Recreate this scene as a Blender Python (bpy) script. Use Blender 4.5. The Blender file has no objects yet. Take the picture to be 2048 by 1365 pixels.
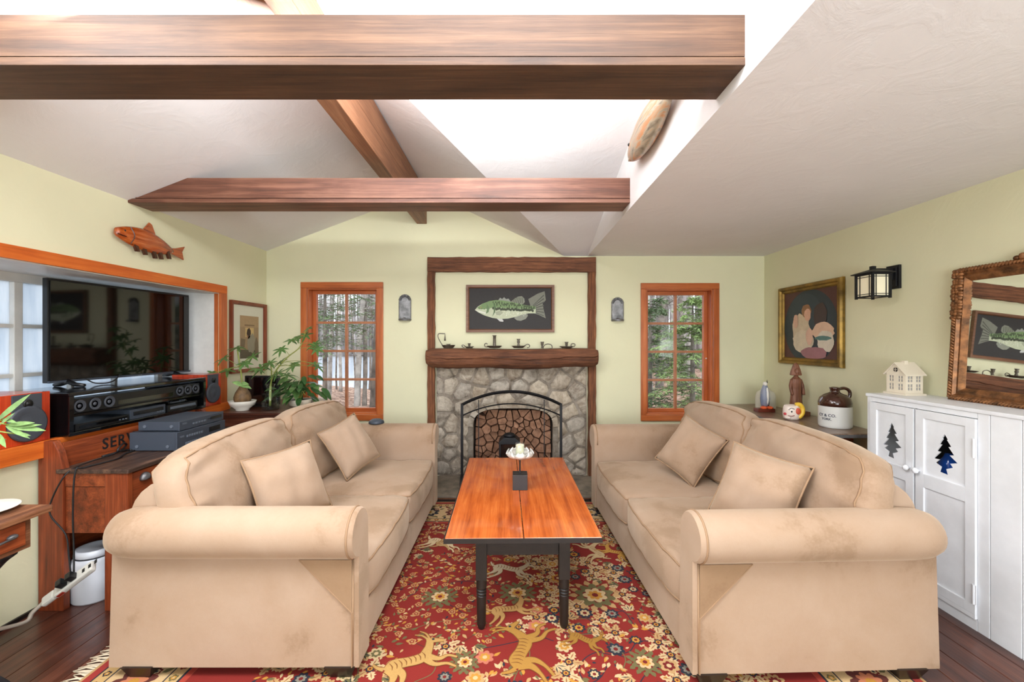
import bpy, bmesh, math, random
from mathutils import Vector, Matrix
PI = math.pi
scene = bpy.context.scene
COL = scene.collection
rnd = random.Random(7)

# ---------------------------------------------------------------- camera, light, exposure
F = 860.0; CX = 1024.0; CY = 682.5; EYE = 1.35          # focal length in px of a 2048 px wide frame
cam = bpy.data.cameras.new('camera'); cam.sensor_width = 36; cam.lens = 36 * F / 2048
cam.clip_start = 0.05; cam.clip_end = 300
camo = bpy.data.objects.new('camera', cam); COL.objects.link(camo)
camo.location = (0, 0, EYE); camo.rotation_euler = (PI / 2, 0, 0); scene.camera = camo

world = bpy.data.worlds.new('overcast_sky'); scene.world = world; world.use_nodes = True
wn = world.node_tree; wbg = wn.nodes['Background']
wbg.inputs[0].default_value = (0.86, 0.93, 1.0, 1); wbg.inputs[1].default_value = 2.0

def area(name, loc, target, sx, sy, power, color):
    l = bpy.data.lights.new(name, 'AREA'); l.shape = 'RECTANGLE'; l.size = sx; l.size_y = sy
    l.energy = power; l.color = color
    o = bpy.data.objects.new(name, l); COL.objects.link(o); o.location = loc
    o.rotation_euler = (Vector(target) - Vector(loc)).to_track_quat('-Z', 'Y').to_euler()
    return o
area('rear_window_daylight', (0.2, -2.42, 1.35), (0.1, 3.0, 1.45), 3.6, 1.9, 39, (0.96, 0.98, 1.0))
area('clerestory_daylight', (-0.80, 0.0, 3.12), (2.0, 0.9, 2.6), 3.0, 0.4, 40, (0.95, 0.98, 1.0))
area('roof_window_daylight', (-1.6, 0.55, 2.60), (-0.4, 2.6, 0.0), 0.8, 1.0, 36, (0.96, 0.98, 1.0))
area('shed_skylight_daylight', (0.0, 0.35, 3.20), (0.1, 2.2, 0.0), 1.1, 1.0, 40, (0.96, 0.98, 1.0))
area('added_slope_fill', (-0.62, 1.68, 2.41), (-0.80, 2.02, 3.0), 2.1, 0.12, 31, (0.95, 0.98, 1.0))  # fill added behind the near beam to brighten the ceiling slopes, no fixture there
area('added_soffit_fill', (0.9, -1.1, 1.15), (1.0, 1.2, 2.4), 1.2, 0.8, 30, (0.95, 0.98, 1.0))  # unseen upward fill, added to lift the dark soffit; the room has no such lamp
sun = bpy.data.lights.new('overcast_sun', 'SUN'); sun.energy = 0.8; sun.angle = 0.6
suno = bpy.data.objects.new('overcast_sun', sun); COL.objects.link(suno); suno.rotation_euler = (0.75, 0.1, 0.4)

vs = scene.view_settings
vs.view_transform = 'Standard'; vs.look = 'None'; vs.exposure = 0.55; vs.gamma = 1.0; vs.use_curve_mapping = False

# ---------------------------------------------------------------- helpers
def X(px, Y): return (px - CX) * Y / F
def Z(py, Y): return EYE - (py - CY) * Y / F
def lin(c):
    r = []
    for v in c[:3]:
        v = v / 255.0
        r.append(v / 12.92 if v <= 0.04045 else ((v + 0.055) / 1.055) ** 2.4)
    return (r[0], r[1], r[2], 1.0)

def ident(v): return v
class MB:
    """collects shapes; build() links them as one mesh object"""
    def __init__(self): self.v = []; self.f = []; self.c = []
    def add(self, vs_, fs, col=None):
        n = len(self.v); self.v += [tuple(p) for p in vs_]
        self.f += [tuple(i + n for i in f) for f in fs]; self.c += [col] * len(fs)
        return self
    def box(self, x0, x1, y0, y1, z0, z1, col=None):
        v = [(x0,y0,z0),(x1,y0,z0),(x1,y1,z0),(x0,y1,z0),(x0,y0,z1),(x1,y0,z1),(x1,y1,z1),(x0,y1,z1)]
        return self.add(v, [(0,3,2,1),(4,5,6,7),(0,1,5,4),(1,2,6,5),(2,3,7,6),(3,0,4,7)], col)
    def prism(self, poly, axis, a, b, col=None):
        """2-D polygon extruded along an axis from a to b"""
        def P(p, t):
            return (t, p[0], p[1]) if axis == 'x' else ((p[0], t, p[1]) if axis == 'y' else (p[0], p[1], t))
        n = len(poly)
        v = [P(p, a) for p in poly] + [P(p, b) for p in poly]
        f = [tuple(range(n)), tuple(range(2*n-1, n-1, -1))] + [(i, i+n, (i+1) % n + n, (i+1) % n) for i in range(n)]
        return self.add(v, f, col)
    def tube(self, path, r, n=8, closed=False, cap=True, flat=1.0, up=None):
        pts = [Vector(p) for p in path]; m = len(pts)
        rs = r if isinstance(r, (list, tuple)) else [r] * m
        if len(rs) != m:
            n0 = len(rs); rs = [rs[min(n0-1, int(i/(m-1)*(n0-1)))]*(1-(i/(m-1)*(n0-1)) % 1)+rs[min(n0-1, int(i/(m-1)*(n0-1))+1)]*((i/(m-1)*(n0-1)) % 1) for i in range(m)]
        v = []; prev = None
        for i, p in enumerate(pts):
            if closed: t = pts[(i+1) % m] - pts[i-1]
            else: t = pts[min(i+1, m-1)] - pts[max(i-1, 0)]
            t = t.normalized() if t.length > 1e-9 else Vector((0,0,1))
            if prev is None:
                a = Vector(up) if up else (Vector((0,0,1)) if abs(t.z) < 0.9 else Vector((1,0,0)))
                u = t.cross(a).normalized()
            else:
                u = (prev - t * prev.dot(t))
                u = u.normalized() if u.length > 1e-6 else t.orthogonal().normalized()
            prev = u; w = t.cross(u)
            for k in range(n):
                an = 2*PI*k/n
                v.append(p + u*math.cos(an)*rs[i] + w*math.sin(an)*rs[i]*flat)
        f = []
        for i in range(m if closed else m-1):
            j = (i+1) % m
            for k in range(n):
                f.append((i*n+k, i*n+(k+1) % n, j*n+(k+1) % n, j*n+k))
        if not closed and cap:
            f.append(tuple(range(n-1, -1, -1))); f.append(tuple((m-1)*n+k for k in range(n)))
        return self.add(v, f)
    def lathe(self, prof, c=(0,0,0), n=24, sx=1.0, sy=1.0, axis='z'):
        v = []; f = []; m = len(prof)
        for r, z in prof:
            for k in range(n):
                a = 2*PI*k/n
                p = (r*math.cos(a)*sx, r*math.sin(a)*sy, z)
                if axis == 'x': p = (p[2], p[0], p[1])
                elif axis == 'y': p = (p[0], p[2], p[1])
                v.append((c[0]+p[0], c[1]+p[1], c[2]+p[2]))
        for i in range(m-1):
            for k in range(n):
                f.append((i*n+k, i*n+(k+1) % n, (i+1)*n+(k+1) % n, (i+1)*n+k))
        if prof[0][0] > 1e-6: f.append(tuple(range(n-1, -1, -1)))
        if prof[-1][0] > 1e-6: f.append(tuple((m-1)*n+k for k in range(n)))
        return self.add(v, f)
    def ball(self, c, rx, ry, rz, n=16, m=10):
        prof = [(math.sin(PI*i/m), -math.cos(PI*i/m)) for i in range(m+1)]
        prof[0] = (1e-4, -1); prof[-1] = (1e-4, 1)
        k = MB().lathe(prof, n=n)
        return self.add([(c[0]+p[0]*rx, c[1]+p[1]*ry, c[2]+p[2]*rz) for p in k.v], k.f)
    def map(self, fn): self.v = [tuple(fn(Vector(p))) for p in self.v]; return self
    def xform(self, M): return self.map(lambda p: M @ p)
    def build(self, name, mat, parent=None, smooth=False, bevel=0.0, seg=2, world=True, subsurf=0, weld=False, keep=False, auto=None):
        """world=True: coordinates are world (the parent has no rotation); else local to the parent"""
        vs3 = [Vector(p) for p in self.v]
        lo = Vector((min(p.x for p in vs3), min(p.y for p in vs3), min(p.z for p in vs3)))
        hi = Vector((max(p.x for p in vs3), max(p.y for p in vs3), max(p.z for p in vs3)))
        org = Vector(((lo.x+hi.x)/2, (lo.y+hi.y)/2, lo.z))
        me = bpy.data.meshes.new(name)
        me.from_pydata([p - org for p in vs3], [], self.f)
        if any(c is not None for c in self.c):
            ca = me.color_attributes.new('Col', 'FLOAT_COLOR', 'CORNER')
            for poly in me.polygons:
                c = self.c[poly.index] or (1,1,1,1)
                for li in poly.loop_indices: ca.data[li].color = c
        bm = bmesh.new(); bm.from_mesh(me)
        if weld: bmesh.ops.remove_doubles(bm, verts=bm.verts, dist=1e-5)
        if not keep: bmesh.ops.recalc_face_normals(bm, faces=bm.faces)
        if bevel > 0:
            ed = [e for e in bm.edges if len(e.link_faces) == 2 and e.calc_face_angle(0) > 0.5]
            bmesh.ops.bevel(bm, geom=ed, offset=bevel, segments=seg, affect='EDGES', profile=0.6, clamp_overlap=True)
        bm.to_mesh(me); bm.free()
        if smooth:
            for p in me.polygons: p.use_smooth = True
        if auto is not None:
            for p in me.polygons: p.use_smooth = True
            me.set_sharp_from_angle(angle=math.radians(auto))
        me.materials.append(mat)
        o = bpy.data.objects.new(name, me); COL.objects.link(o)
        if subsurf:
            s = o.modifiers.new('sub', 'SUBSURF'); s.levels = subsurf; s.render_levels = subsurf
        if parent is not None:
            o.parent = parent
            o.location = org - (WORLD(parent) if world else Vector((0,0,0)))
        else: o.location = org
        return o
def WORLD(o):
    p = Vector(o.location)
    while o.parent: o = o.parent; p = p + Vector(o.location)
    return p
def tag(o, label=None, cat=None, group=None, kind=None):
    if label: o['label'] = label
    if cat: o['category'] = cat
    if group: o['group'] = group
    if kind: o['kind'] = kind
    return o
def thing(name, label, cat, loc=(0,0,0), rot=(0,0,0), group=None):
    o = bpy.data.objects.new(name, None); COL.objects.link(o)
    o.empty_display_size = 0.05; o.location = loc; o.rotation_euler = rot
    return tag(o, label, cat, group)
def copy_tree(o, parent=None):
    c = o.copy(); COL.objects.link(c); c.parent = parent
    for ch in list(o.children): copy_tree(ch, c)
    return c
def text_mb(s, size, depth=0.0006, space=1.0):
    cu = bpy.data.curves.new('t', 'FONT'); cu.body = s; cu.size = size; cu.extrude = depth
    cu.align_x = 'CENTER'; cu.align_y = 'CENTER'; cu.resolution_u = 3; cu.offset = size*0.018; cu.space_character = space
    o = bpy.data.objects.new('t', cu); COL.objects.link(o)
    dg = bpy.context.evaluated_depsgraph_get(); me = o.evaluated_get(dg).to_mesh()
    m = MB().add([v.co.copy() for v in me.vertices], [tuple(p.vertices) for p in me.polygons])
    o.evaluated_get(dg).to_mesh_clear(); bpy.data.objects.remove(o); bpy.data.curves.remove(cu)
    return m
def bez(p0, p1, p2, p3, n=10):
    p0, p1, p2, p3 = map(Vector, (p0, p1, p2, p3)); r = []
    for i in range(n+1):
        t = i/n; s = 1-t
        r.append(p0*s**3 + p1*3*s*s*t + p2*3*s*t*t + p3*t**3)
    return r
def smooth_path(pts, n=6):
    """Catmull-Rom through the points"""
    P = [Vector(p) for p in pts]; P = [P[0]*2-P[1]] + P + [P[-1]*2-P[-2]]; r = []
    for i in range(1, len(P)-2):
        a, b, c, d = P[i-1], P[i], P[i+1], P[i+2]
        for k in range(n):
            t = k/n
            r.append(0.5*((2*b) + (c-a)*t + (2*a-5*b+4*c-d)*t*t + (3*b-a-3*c+d)*t**3))
    r.append(P[-2]); return r

# ---------------------------------------------------------------- materials
def newmat(name):
    m = bpy.data.materials.new(name); m.use_nodes = True
    nt = m.node_tree; b = nt.nodes['Principled BSDF']
    return m, nt, b
def setp(b, **k):
    for a, v in k.items():
        n = {'rough':'Roughness','metal':'Metallic','spec':'Specular IOR Level','coat':'Coat Weight','sheen':'Sheen Weight','trans':'Transmission Weight','ior':'IOR','alpha':'Alpha','coatr':'Coat Roughness','sss':'Subsurface Weight'}[a]
        b.inputs[n].default_value = v
def coords(nt, scale=(1,1,1), rand=True):
    tc = nt.nodes.new('ShaderNodeTexCoord'); mp = nt.nodes.new('ShaderNodeMapping')
    mp.inputs['Scale'].default_value = scale
    nt.links.new(tc.outputs['Object'], mp.inputs['Vector'])
    if rand:
        oi = nt.nodes.new('ShaderNodeObjectInfo'); ml = nt.nodes.new('ShaderNodeMath'); ml.operation = 'MULTIPLY'
        ml.inputs[1].default_value = 37.0; cb = nt.nodes.new('ShaderNodeCombineXYZ')
        nt.links.new(oi.outputs['Random'], ml.inputs[0])
        for i in range(3): nt.links.new(ml.outputs[0], cb.inputs[i])
        nt.links.new(cb.outputs[0], mp.inputs['Location'])
    return mp.outputs[0]
def noise(nt, vec, scale, detail=5, rough=0.6, dist=0.0):
    n = nt.nodes.new('ShaderNodeTexNoise'); n.inputs['Scale'].default_value = scale
    n.inputs['Detail'].default_value = detail; n.inputs['Roughness'].default_value = rough; n.inputs['Distortion'].default_value = dist
    nt.links.new(vec, n.inputs['Vector']); return n.outputs['Fac']
def ramp(nt, fac, stops):
    r = nt.nodes.new('ShaderNodeValToRGB'); e = r.color_ramp.elements
    while len(e) < len(stops): e.new(0.5)
    for i, (p, c) in enumerate(stops): e[i].position = p; e[i].color = lin(c)
    nt.links.new(fac, r.inputs[0]); return r.outputs[0]
def bump(nt, b, h, strength=0.3, dist=0.01):
    n = nt.nodes.new('ShaderNodeBump'); n.inputs['Strength'].default_value = strength; n.inputs['Distance'].default_value = dist
    nt.links.new(h, n.inputs['Height']); nt.links.new(n.outputs[0], b.inputs['Normal'])
def plain(name, c, rough=0.5, metal=0.0, var=0.0, vs_=8.0, bmp=0.0, bs=60.0, **k):
    m, nt, b = newmat(name); setp(b, rough=rough, metal=metal, **k); b.inputs['Base Color'].default_value = lin(c)
    if var > 0 or bmp > 0: vec = coords(nt)
    if var > 0:
        d = [max(0, x*(1-var)) for x in c]; u = [min(255, x*(1+var*0.5)) for x in c]
        nt.links.new(ramp(nt, noise(nt, vec, vs_), [(0.3, d), (0.7, u)]), b.inputs['Base Color'])
    if bmp > 0: bump(nt, b, noise(nt, vec, bs), bmp, 0.004)
    return m
def wood(name, dark, mid, light, axis='x', rough=0.45, scale=1.0, bmp=0.25, coat=0.0, knots=False):
    m, nt, b = newmat(name); setp(b, rough=rough, coat=coat)
    st = {'x':(0.9,13,13), 'y':(13,0.9,13), 'z':(13,13,0.9)}[axis]
    vec = coords(nt, tuple(s*scale for s in st))
    n1 = noise(nt, vec, 2.2, 8, 0.65, 0.6)
    st2 = {'x':(2.5,110,110), 'y':(110,2.5,110), 'z':(110,110,2.5)}[axis]
    v2 = coords(nt, tuple(s*scale for s in st2)); n2 = noise(nt, v2, 1.6, 4, 0.6)
    v3 = coords(nt, (1.3,1.3,1.3)); n3 = noise(nt, v3, 2.0, 3)
    a = nt.nodes.new('ShaderNodeMath'); a.operation = 'MULTIPLY_ADD'; a.inputs[1].default_value = 0.5
    nt.links.new(n2, a.inputs[0]); nt.links.new(n1, a.inputs[2])
    a2 = nt.nodes.new('ShaderNodeMath'); a2.operation = 'MULTIPLY_ADD'; a2.inputs[1].default_value = 0.5
    nt.links.new(n3, a2.inputs[0]); nt.links.new(a.outputs[0], a2.inputs[2])
    wv = nt.nodes.new('ShaderNodeTexWave'); wv.wave_type = 'BANDS'; wv.bands_direction = {'x':'Z', 'y':'X', 'z':'X'}[axis]
    st4 = {'x':(0.35,3,3), 'y':(3,0.35,3), 'z':(3,3,0.35)}[axis]
    nt.links.new(coords(nt, tuple(s*scale for s in st4)), wv.inputs['Vector'])
    for nm, vl in (('Scale', 2.2), ('Distortion', 7.0), ('Detail', 3.0), ('Detail Scale', 1.2)): wv.inputs[nm].default_value = vl
    a3 = nt.nodes.new('ShaderNodeMath'); a3.operation = 'MULTIPLY_ADD'; a3.inputs[1].default_value = 0.16 if knots else 0.08
    nt.links.new(wv.outputs['Fac'], a3.inputs[0]); nt.links.new(a2.outputs[0], a3.inputs[2])
    last = a3.outputs[0]
    if knots:
        vo = nt.nodes.new('ShaderNodeTexVoronoi'); vo.inputs['Scale'].default_value = 2.4
        nt.links.new(coords(nt, {'x':(0.55,1.3,1.3), 'y':(1.3,0.55,1.3), 'z':(1.3,1.3,0.55)}[axis]), vo.inputs['Vector'])
        km = nt.nodes.new('ShaderNodeMapRange'); km.inputs[1].default_value = 0.0; km.inputs[2].default_value = 0.11; km.inputs[3].default_value = -0.45; km.inputs[4].default_value = 0.0
        nt.links.new(vo.outputs['Distance'], km.inputs[0])
        ka = nt.nodes.new('ShaderNodeMath'); ka.operation = 'ADD'; nt.links.new(km.outputs[0], ka.inputs[0]); nt.links.new(last, ka.inputs[1]); last = ka.outputs[0]
    s = nt.nodes.new('ShaderNodeMath'); s.operation = 'MULTIPLY'; s.inputs[1].default_value = 0.48
    nt.links.new(last, s.inputs[0])
    nt.links.new(ramp(nt, s.outputs[0], [(0.36, dark), (0.5, mid), (0.63, light)]), b.inputs['Base Color'])
    bump(nt, b, a.outputs[0], bmp, 0.006)
    return m
def plaster(name, c, bmp=0.25):
    m, nt, b = newmat(name); setp(b, rough=0.75, spec=0.25); vec = coords(nt, rand=False)
    n = noise(nt, vec, 1.1, 4)
    nt.links.new(ramp(nt, n, [(0.3, [x*0.965 for x in c]), (0.7, c)]), b.inputs['Base Color'])
    n2 = noise(nt, vec, 5.0, 6, 0.62, 1.6)
    r = ramp(nt, n2, [(0.45, (0,0,0)), (0.62, (255,255,255))])
    bump(nt, b, r, bmp, 0.010)
    return m
def print_mat(name, rough=0.6, var=0.12, sc=30, coat=0.0):
    """flat print or woven motif colours held in the Col attribute"""
    m, nt, b = newmat(name); setp(b, rough=rough, coat=coat)
    at = nt.nodes.new('ShaderNodeAttribute'); at.attribute_name = 'Col'
    vec = coords(nt, rand=False); n = noise(nt, vec, sc, 5)
    mr = nt.nodes.new('ShaderNodeMapRange'); mr.inputs[3].default_value = 1-var*2; mr.inputs[4].default_value = 1+var
    mx = nt.nodes.new('ShaderNodeMix'); mx.data_type = 'RGBA'; mx.blend_type = 'MULTIPLY'; mx.inputs[0].default_value = 1
    nt.links.new(n, mr.inputs[0]); nt.links.new(at.outputs['Color'], mx.inputs[6]); nt.links.new(mr.outputs[0], mx.inputs[7])
    nt.links.new(mx.outputs[2], b.inputs['Base Color'])
    return m
def clear_glass(name, tint=(1,1,1,1), gloss=0.03, refl=0.35):
    m, nt, b = newmat(name); nt.nodes.remove(b); out = nt.nodes['Material Output']
    t = nt.nodes.new('ShaderNodeBsdfTransparent'); t.inputs[0].default_value = tint
    g = nt.nodes.new('ShaderNodeBsdfGlossy'); g.inputs['Roughness'].default_value = gloss
    lw = nt.nodes.new('ShaderNodeLayerWeight'); lw.inputs[0].default_value = 0.12
    fr = nt.nodes.new('ShaderNodeMath'); fr.operation = 'MULTIPLY_ADD'; fr.inputs[1].default_value = refl; fr.inputs[2].default_value = refl*0.08
    nt.links.new(lw.outputs['Facing'], fr.inputs[0])
    mx = nt.nodes.new('ShaderNodeMixShader')
    nt.links.new(fr.outputs[0], mx.inputs[0]); nt.links.new(t.outputs[0], mx.inputs[1]); nt.links.new(g.outputs[0], mx.inputs[2])
    nt.links.new(mx.outputs[0], out.inputs[0]); return m

M = {}
M['wall'] = plaster('green_plaster', (230, 228, 194), 0.06)
M['ceil'] = plaster('white_plaster', (240, 238, 239), 0.09)
M['beam'] = wood('beam_brown_wood', (54, 36, 26), (84, 57, 39), (110, 79, 56), 'x', 0.6, 0.8, 0.3, knots=True)
M['beam_far'] = wood('beam_red_brown_wood', (70, 42, 32), (104, 64, 48), (138, 94, 74), 'x', 0.5, 0.9, 0.3, knots=True)
M['ridge'] = wood('ridge_wood', (98, 62, 42), (132, 88, 60), (158, 112, 80), 'y', 0.5, 0.9, 0.25)
M['old_wood_x'] = wood('old_timber_x', (58, 34, 21), (108, 66, 42), (146, 96, 64), 'x', 0.75, 1.6, 0.8)
M['old_wood_z'] = wood('old_timber_z', (58, 34, 20), (114, 68, 40), (156, 100, 62), 'z', 0.75, 1.6, 0.8)
M['fir_z'] = wood('orange_fir_z', (150, 72, 30), (184, 96, 44), (206, 120, 64), 'z', 0.35, 0.9, 0.06)
M['fir_x'] = wood('orange_fir_x', (150, 72, 30), (184, 96, 44), (206, 120, 64), 'x', 0.35, 0.9, 0.06)
M['fir_y'] = wood('orange_fir_y', (166, 72, 24), (200, 96, 32), (216, 118, 48), 'y', 0.35, 0.9, 0.06)
M['muntin'] = plain('muntin_tan', (178, 118, 82), 0.5, var=0.1)
M['table_top'] = wood('table_orange_wood', (136, 54, 14), (182, 86, 28), (208, 116, 48), 'y', 0.22, 0.75, 0.06, coat=0.35)
M['black_paint'] = plain('worn_black_paint', (27, 20, 17), 0.5, var=0.35, vs_=14, bmp=0.15)
M['floor'] = wood('dark_floor_wood', (48, 24, 17), (82, 44, 32), (116, 68, 50), 'y', 0.3, 0.8, 0.1, coat=0.15)
M['bench'] = wood('bench_red_wood', (66, 28, 14), (124, 54, 26), (166, 84, 44), 'z', 0.4, 0.8, 0.2)
M['bench_y'] = wood('bench_red_wood_y', (66, 28, 14), (128, 58, 28), (168, 86, 46), 'y', 0.4, 0.8, 0.2)
M['bench_top'] = wood('bench_worn_top', (34, 24, 20), (66, 48, 40), (120, 88, 68), 'y', 0.45, 0.9, 0.3)
M['chest'] = wood('chest_dark_wood', (44, 22, 15), (84, 44, 30), (122, 72, 52), 'x', 0.35, 1.0, 0.15)
M['desk'] = wood('school_desk_wood', (62, 34, 20), (108, 66, 42), (150, 104, 72), 'y', 0.5, 1.0, 0.25)
M['iron'] = plain('cast_iron', (52, 52, 56), 0.45, 0.6, var=0.25, bmp=0.2)
M['black_iron'] = plain('black_iron', (22, 23, 27), 0.5, 0.3)
M['tin'] = plain('pewter_tin', (132, 132, 134), 0.45, 0.7, var=0.35, vs_=14)
M['bronze'] = plain('dark_bronze', (112, 104, 92), 0.45, 0.25, var=0.25, vs_=30)
M['silver'] = plain('hammered_silver', (214, 211, 205), 0.38, 0.45, bmp=0.3, bs=40)
M['white_paint'] = plain('white_cabinet_paint', (234, 236, 240), 0.45, var=0.03, bmp=0.06, bs=30)
M['window_white'] = plain('window_white_paint', (222, 220, 214), 0.5, var=0.05)
M['black_plastic'] = plain('black_plastic', (20, 21, 23), 0.35)
M['black_gloss'] = plain('black_gloss', (9, 9, 10), 0.12, coat=0.5)
M['screen'] = plain('tv_screen', (7, 7, 7), 0.05, spec=0.65)
M['cone'] = plain('speaker_cone', (62, 66, 74), 0.55)
M['baffle'] = plain('speaker_baffle', (62, 66, 74), 0.5)
M['cherry'] = wood('cherry_veneer', (140, 36, 12), (178, 54, 20), (196, 72, 30), 'z', 0.25, 0.8, 0.03, coat=0.4)
M['amp'] = plain('grey_blue_metal', (66, 74, 86), 0.45, 0.15)
M['amp_dark'] = plain('amp_dark_window', (20, 24, 30), 0.25)
M['button'] = plain('amp_button', (96, 104, 116), 0.4)
M['cable'] = plain('black_cable', (22, 22, 24), 0.55)
M['cord'] = plain('grey_cord', (168, 158, 146), 0.6)
M['strip'] = plain('power_strip_plastic', (206, 204, 196), 0.45)
M['crock'] = plain('white_enamel', (214, 218, 226), 0.3)
M['red_switch'] = plain('red_switch', (150, 40, 24), 0.4)
M['mat_board'] = plain('picture_mat', (216, 216, 196), 0.8)
M['frame_red'] = wood('frame_red_wood', (82, 34, 18), (124, 58, 32), (150, 80, 48), 'z', 0.4, 1.2, 0.05)
M['frame_brown'] = wood('frame_brown_wood', (92, 58, 40), (122, 82, 58), (144, 102, 76), 'x', 0.45, 1.2, 0.08)
M['gold'] = plain('old_gold_frame', (142, 112, 48), 0.42, 0.55, var=0.3, vs_=10, bmp=0.2, bs=50)
M['gilt'] = plain('gilt_brown_frame', (138, 94, 58), 0.42, 0.45, var=0.45, vs_=24, bmp=0.3, bs=70)
M['mirror'] = plain('mirror_silvering', (236, 238, 236), 0.012, 1.0)
M['print'] = print_mat('printed_colours', 0.7, 0.10, 40)
M['paint_print'] = print_mat('canvas_print', 0.5, 0.14, 18)
M['fish_wood'] = wood('carved_fish_wood', (88, 30, 8), (168, 74, 24), (206, 114, 52), 'y', 0.2, 1.5, 0.05, coat=0.6)
M['fish_dark'] = plain('fish_dark_stain', (70, 28, 12), 0.25, var=0.3)
M['glass'] = clear_glass('window_glass', refl=0.10)
M['vase_glass'] = clear_glass('vase_glass', (0.94, 0.97, 0.96, 1), 0.02)
M['amber_glass'] = plain('lantern_frosted_glass', (190, 182, 150), 0.5)
def frosted():
    m, nt, b = newmat('curtained_pane')
    b.inputs['Base Color'].default_value = lin((214, 222, 230)); setp(b, rough=0.35)
    nt.nodes.remove(b); out = nt.nodes['Material Output']
    d = nt.nodes.new('ShaderNodeBsdfDiffuse'); t = nt.nodes.new('ShaderNodeBsdfTranslucent')
    vec = coords(nt, (4, 4, 0.6)); c = ramp(nt, noise(nt, vec, 3, 4), [(0.3, (206, 216, 226)), (0.7, (236, 240, 244))])
    nt.links.new(c, d.inputs[0]); nt.links.new(c, t.inputs[0])
    mx = nt.nodes.new('ShaderNodeMixShader'); mx.inputs[0].default_value = 0.55
    nt.links.new(d.outputs[0], mx.inputs[1]); nt.links.new(t.outputs[0], mx.inputs[2]); nt.links.new(mx.outputs[0], out.inputs[0])
    return m
M['curtain'] = frosted()
def suede(name, dark, mid, light):
    m, nt, b = newmat(name); setp(b, rough=0.85, sheen=0.35, spec=0.15)
    b.inputs['Sheen Roughness'].default_value = 0.5; b.inputs['Sheen Tint'].default_value = lin((255, 236, 210))
    vec = coords(nt, (1,1,1)); n = noise(nt, vec, 2.6, 5, 0.55, 0.3)
    v2 = coords(nt, (1,1,1)); n2 = noise(nt, v2, 90, 4, 0.6)
    a = nt.nodes.new('ShaderNodeMath'); a.operation = 'MULTIPLY_ADD'; a.inputs[1].default_value = 0.12
    nt.links.new(n2, a.inputs[0]); nt.links.new(n, a.inputs[2])
    nt.links.new(ramp(nt, a.outputs[0], [(0.42, dark), (0.50, mid), (0.72, light)]), b.inputs['Base Color'])
    n3 = noise(nt, vec, 260, 3); bump(nt, b, n3, 0.15, 0.002)
    return m
M['suede'] = suede('tan_suede', (144, 118, 95), (160, 134, 112), (168, 144, 124))
M['suede_nap'] = suede('tan_suede_brushed', (128, 100, 76), (140, 112, 86), (152, 124, 98))
M['pipe'] = plain('suede_piping', (150, 120, 92), 0.85)
M['foot'] = plain('dark_foot', (32, 22, 18), 0.4)
def stone():
    m, nt, b = newmat('fieldstone'); setp(b, rough=0.9, spec=0.2)
    vec = coords(nt); oi = nt.nodes.new('ShaderNodeObjectInfo')
    n = noise(nt, vec, 7, 8, 0.7, 0.8); n2 = noise(nt, vec, 26, 6, 0.7)
    a = nt.nodes.new('ShaderNodeMath'); a.operation = 'MULTIPLY_ADD'; a.inputs[1].default_value = 0.4
    nt.links.new(n2, a.inputs[0]); nt.links.new(n, a.inputs[2])
    c1 = ramp(nt, a.outputs[0], [(0.42, (92, 84, 75)), (0.62, (158, 150, 139)), (0.86, (208, 200, 188))])
    c2 = ramp(nt, a.outputs[0], [(0.42, (106, 90, 73)), (0.62, (170, 154, 134)), (0.86, (216, 204, 185))])
    mx = nt.nodes.new('ShaderNodeMix'); mx.data_type = 'RGBA'
    nt.links.new(oi.outputs['Random'], mx.inputs[0]); nt.links.new(c1, mx.inputs[6]); nt.links.new(c2, mx.inputs[7])
    nt.links.new(mx.outputs[2], b.inputs['Base Color']); bump(nt, b, a.outputs[0], 1.0, 0.025)
    return m
M['stone'] = stone()
def mortar():
    m, nt, b = newmat('rough_mortar'); setp(b, rough=0.95, spec=0.15); vec = coords(nt, rand=False)
    n = noise(nt, vec, 9, 8, 0.7, 0.5)
    nt.links.new(ramp(nt, n, [(0.3, (92, 82, 70)), (0.5, (146, 136, 124)), (0.75, (184, 174, 162))]), b.inputs['Base Color'])
    bump(nt, b, n, 1.0, 0.03); return m
M['mortar'] = mortar()
M['soot'] = plain('sooty_brick', (36, 33, 31), 0.95, var=0.4, vs_=10, bmp=0.6, bs=20)
def logend():
    m, nt, b = newmat('split_log'); setp(b, rough=0.85); vec = coords(nt); oi = nt.nodes.new('ShaderNodeObjectInfo')
    n = noise(nt, vec, 22, 6, 0.65)
    c1 = ramp(nt, n, [(0.3, (96, 64, 46)), (0.7, (144, 104, 78))]); c2 = ramp(nt, n, [(0.3, (124, 86, 64)), (0.7, (184, 140, 112))])
    mx = nt.nodes.new('ShaderNodeMix'); mx.data_type = 'RGBA'
    nt.links.new(oi.outputs['Random'], mx.inputs[0]); nt.links.new(c1, mx.inputs[6]); nt.links.new(c2, mx.inputs[7])
    nt.links.new(mx.outputs[2], b.inputs['Base Color']); bump(nt, b, n, 0.5, 0.006); return m
M['log'] = logend()
M['slate'] = plain('hearth_slab', (128, 118, 104), 0.7, var=0.3, vs_=9, bmp=0.4, bs=14)
M['leaf'] = plain('leaf_green', (84, 122, 62), 0.45, var=0.25, vs_=20)
M['leaf_pale'] = plain('leaf_pale_green', (140, 176, 108), 0.45, var=0.2, vs_=20)
M['leaf_dark'] = plain('leaf_deep_green', (56, 96, 48), 0.35, var=0.3, vs_=20)
M['stem'] = plain('stem_green', (142, 152, 72), 0.5)
M['bark'] = plain('tree_bark', (122, 114, 106), 0.95, var=0.4, vs_=6, bmp=0.7, bs=12)
M['bark_pale'] = plain('pale_bark', (168, 162, 156), 0.95, var=0.3, vs_=5, bmp=0.5, bs=10)
M['litter'] = None
M['white_ceramic'] = plain('white_ceramic', (226, 222, 212), 0.25)
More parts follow.
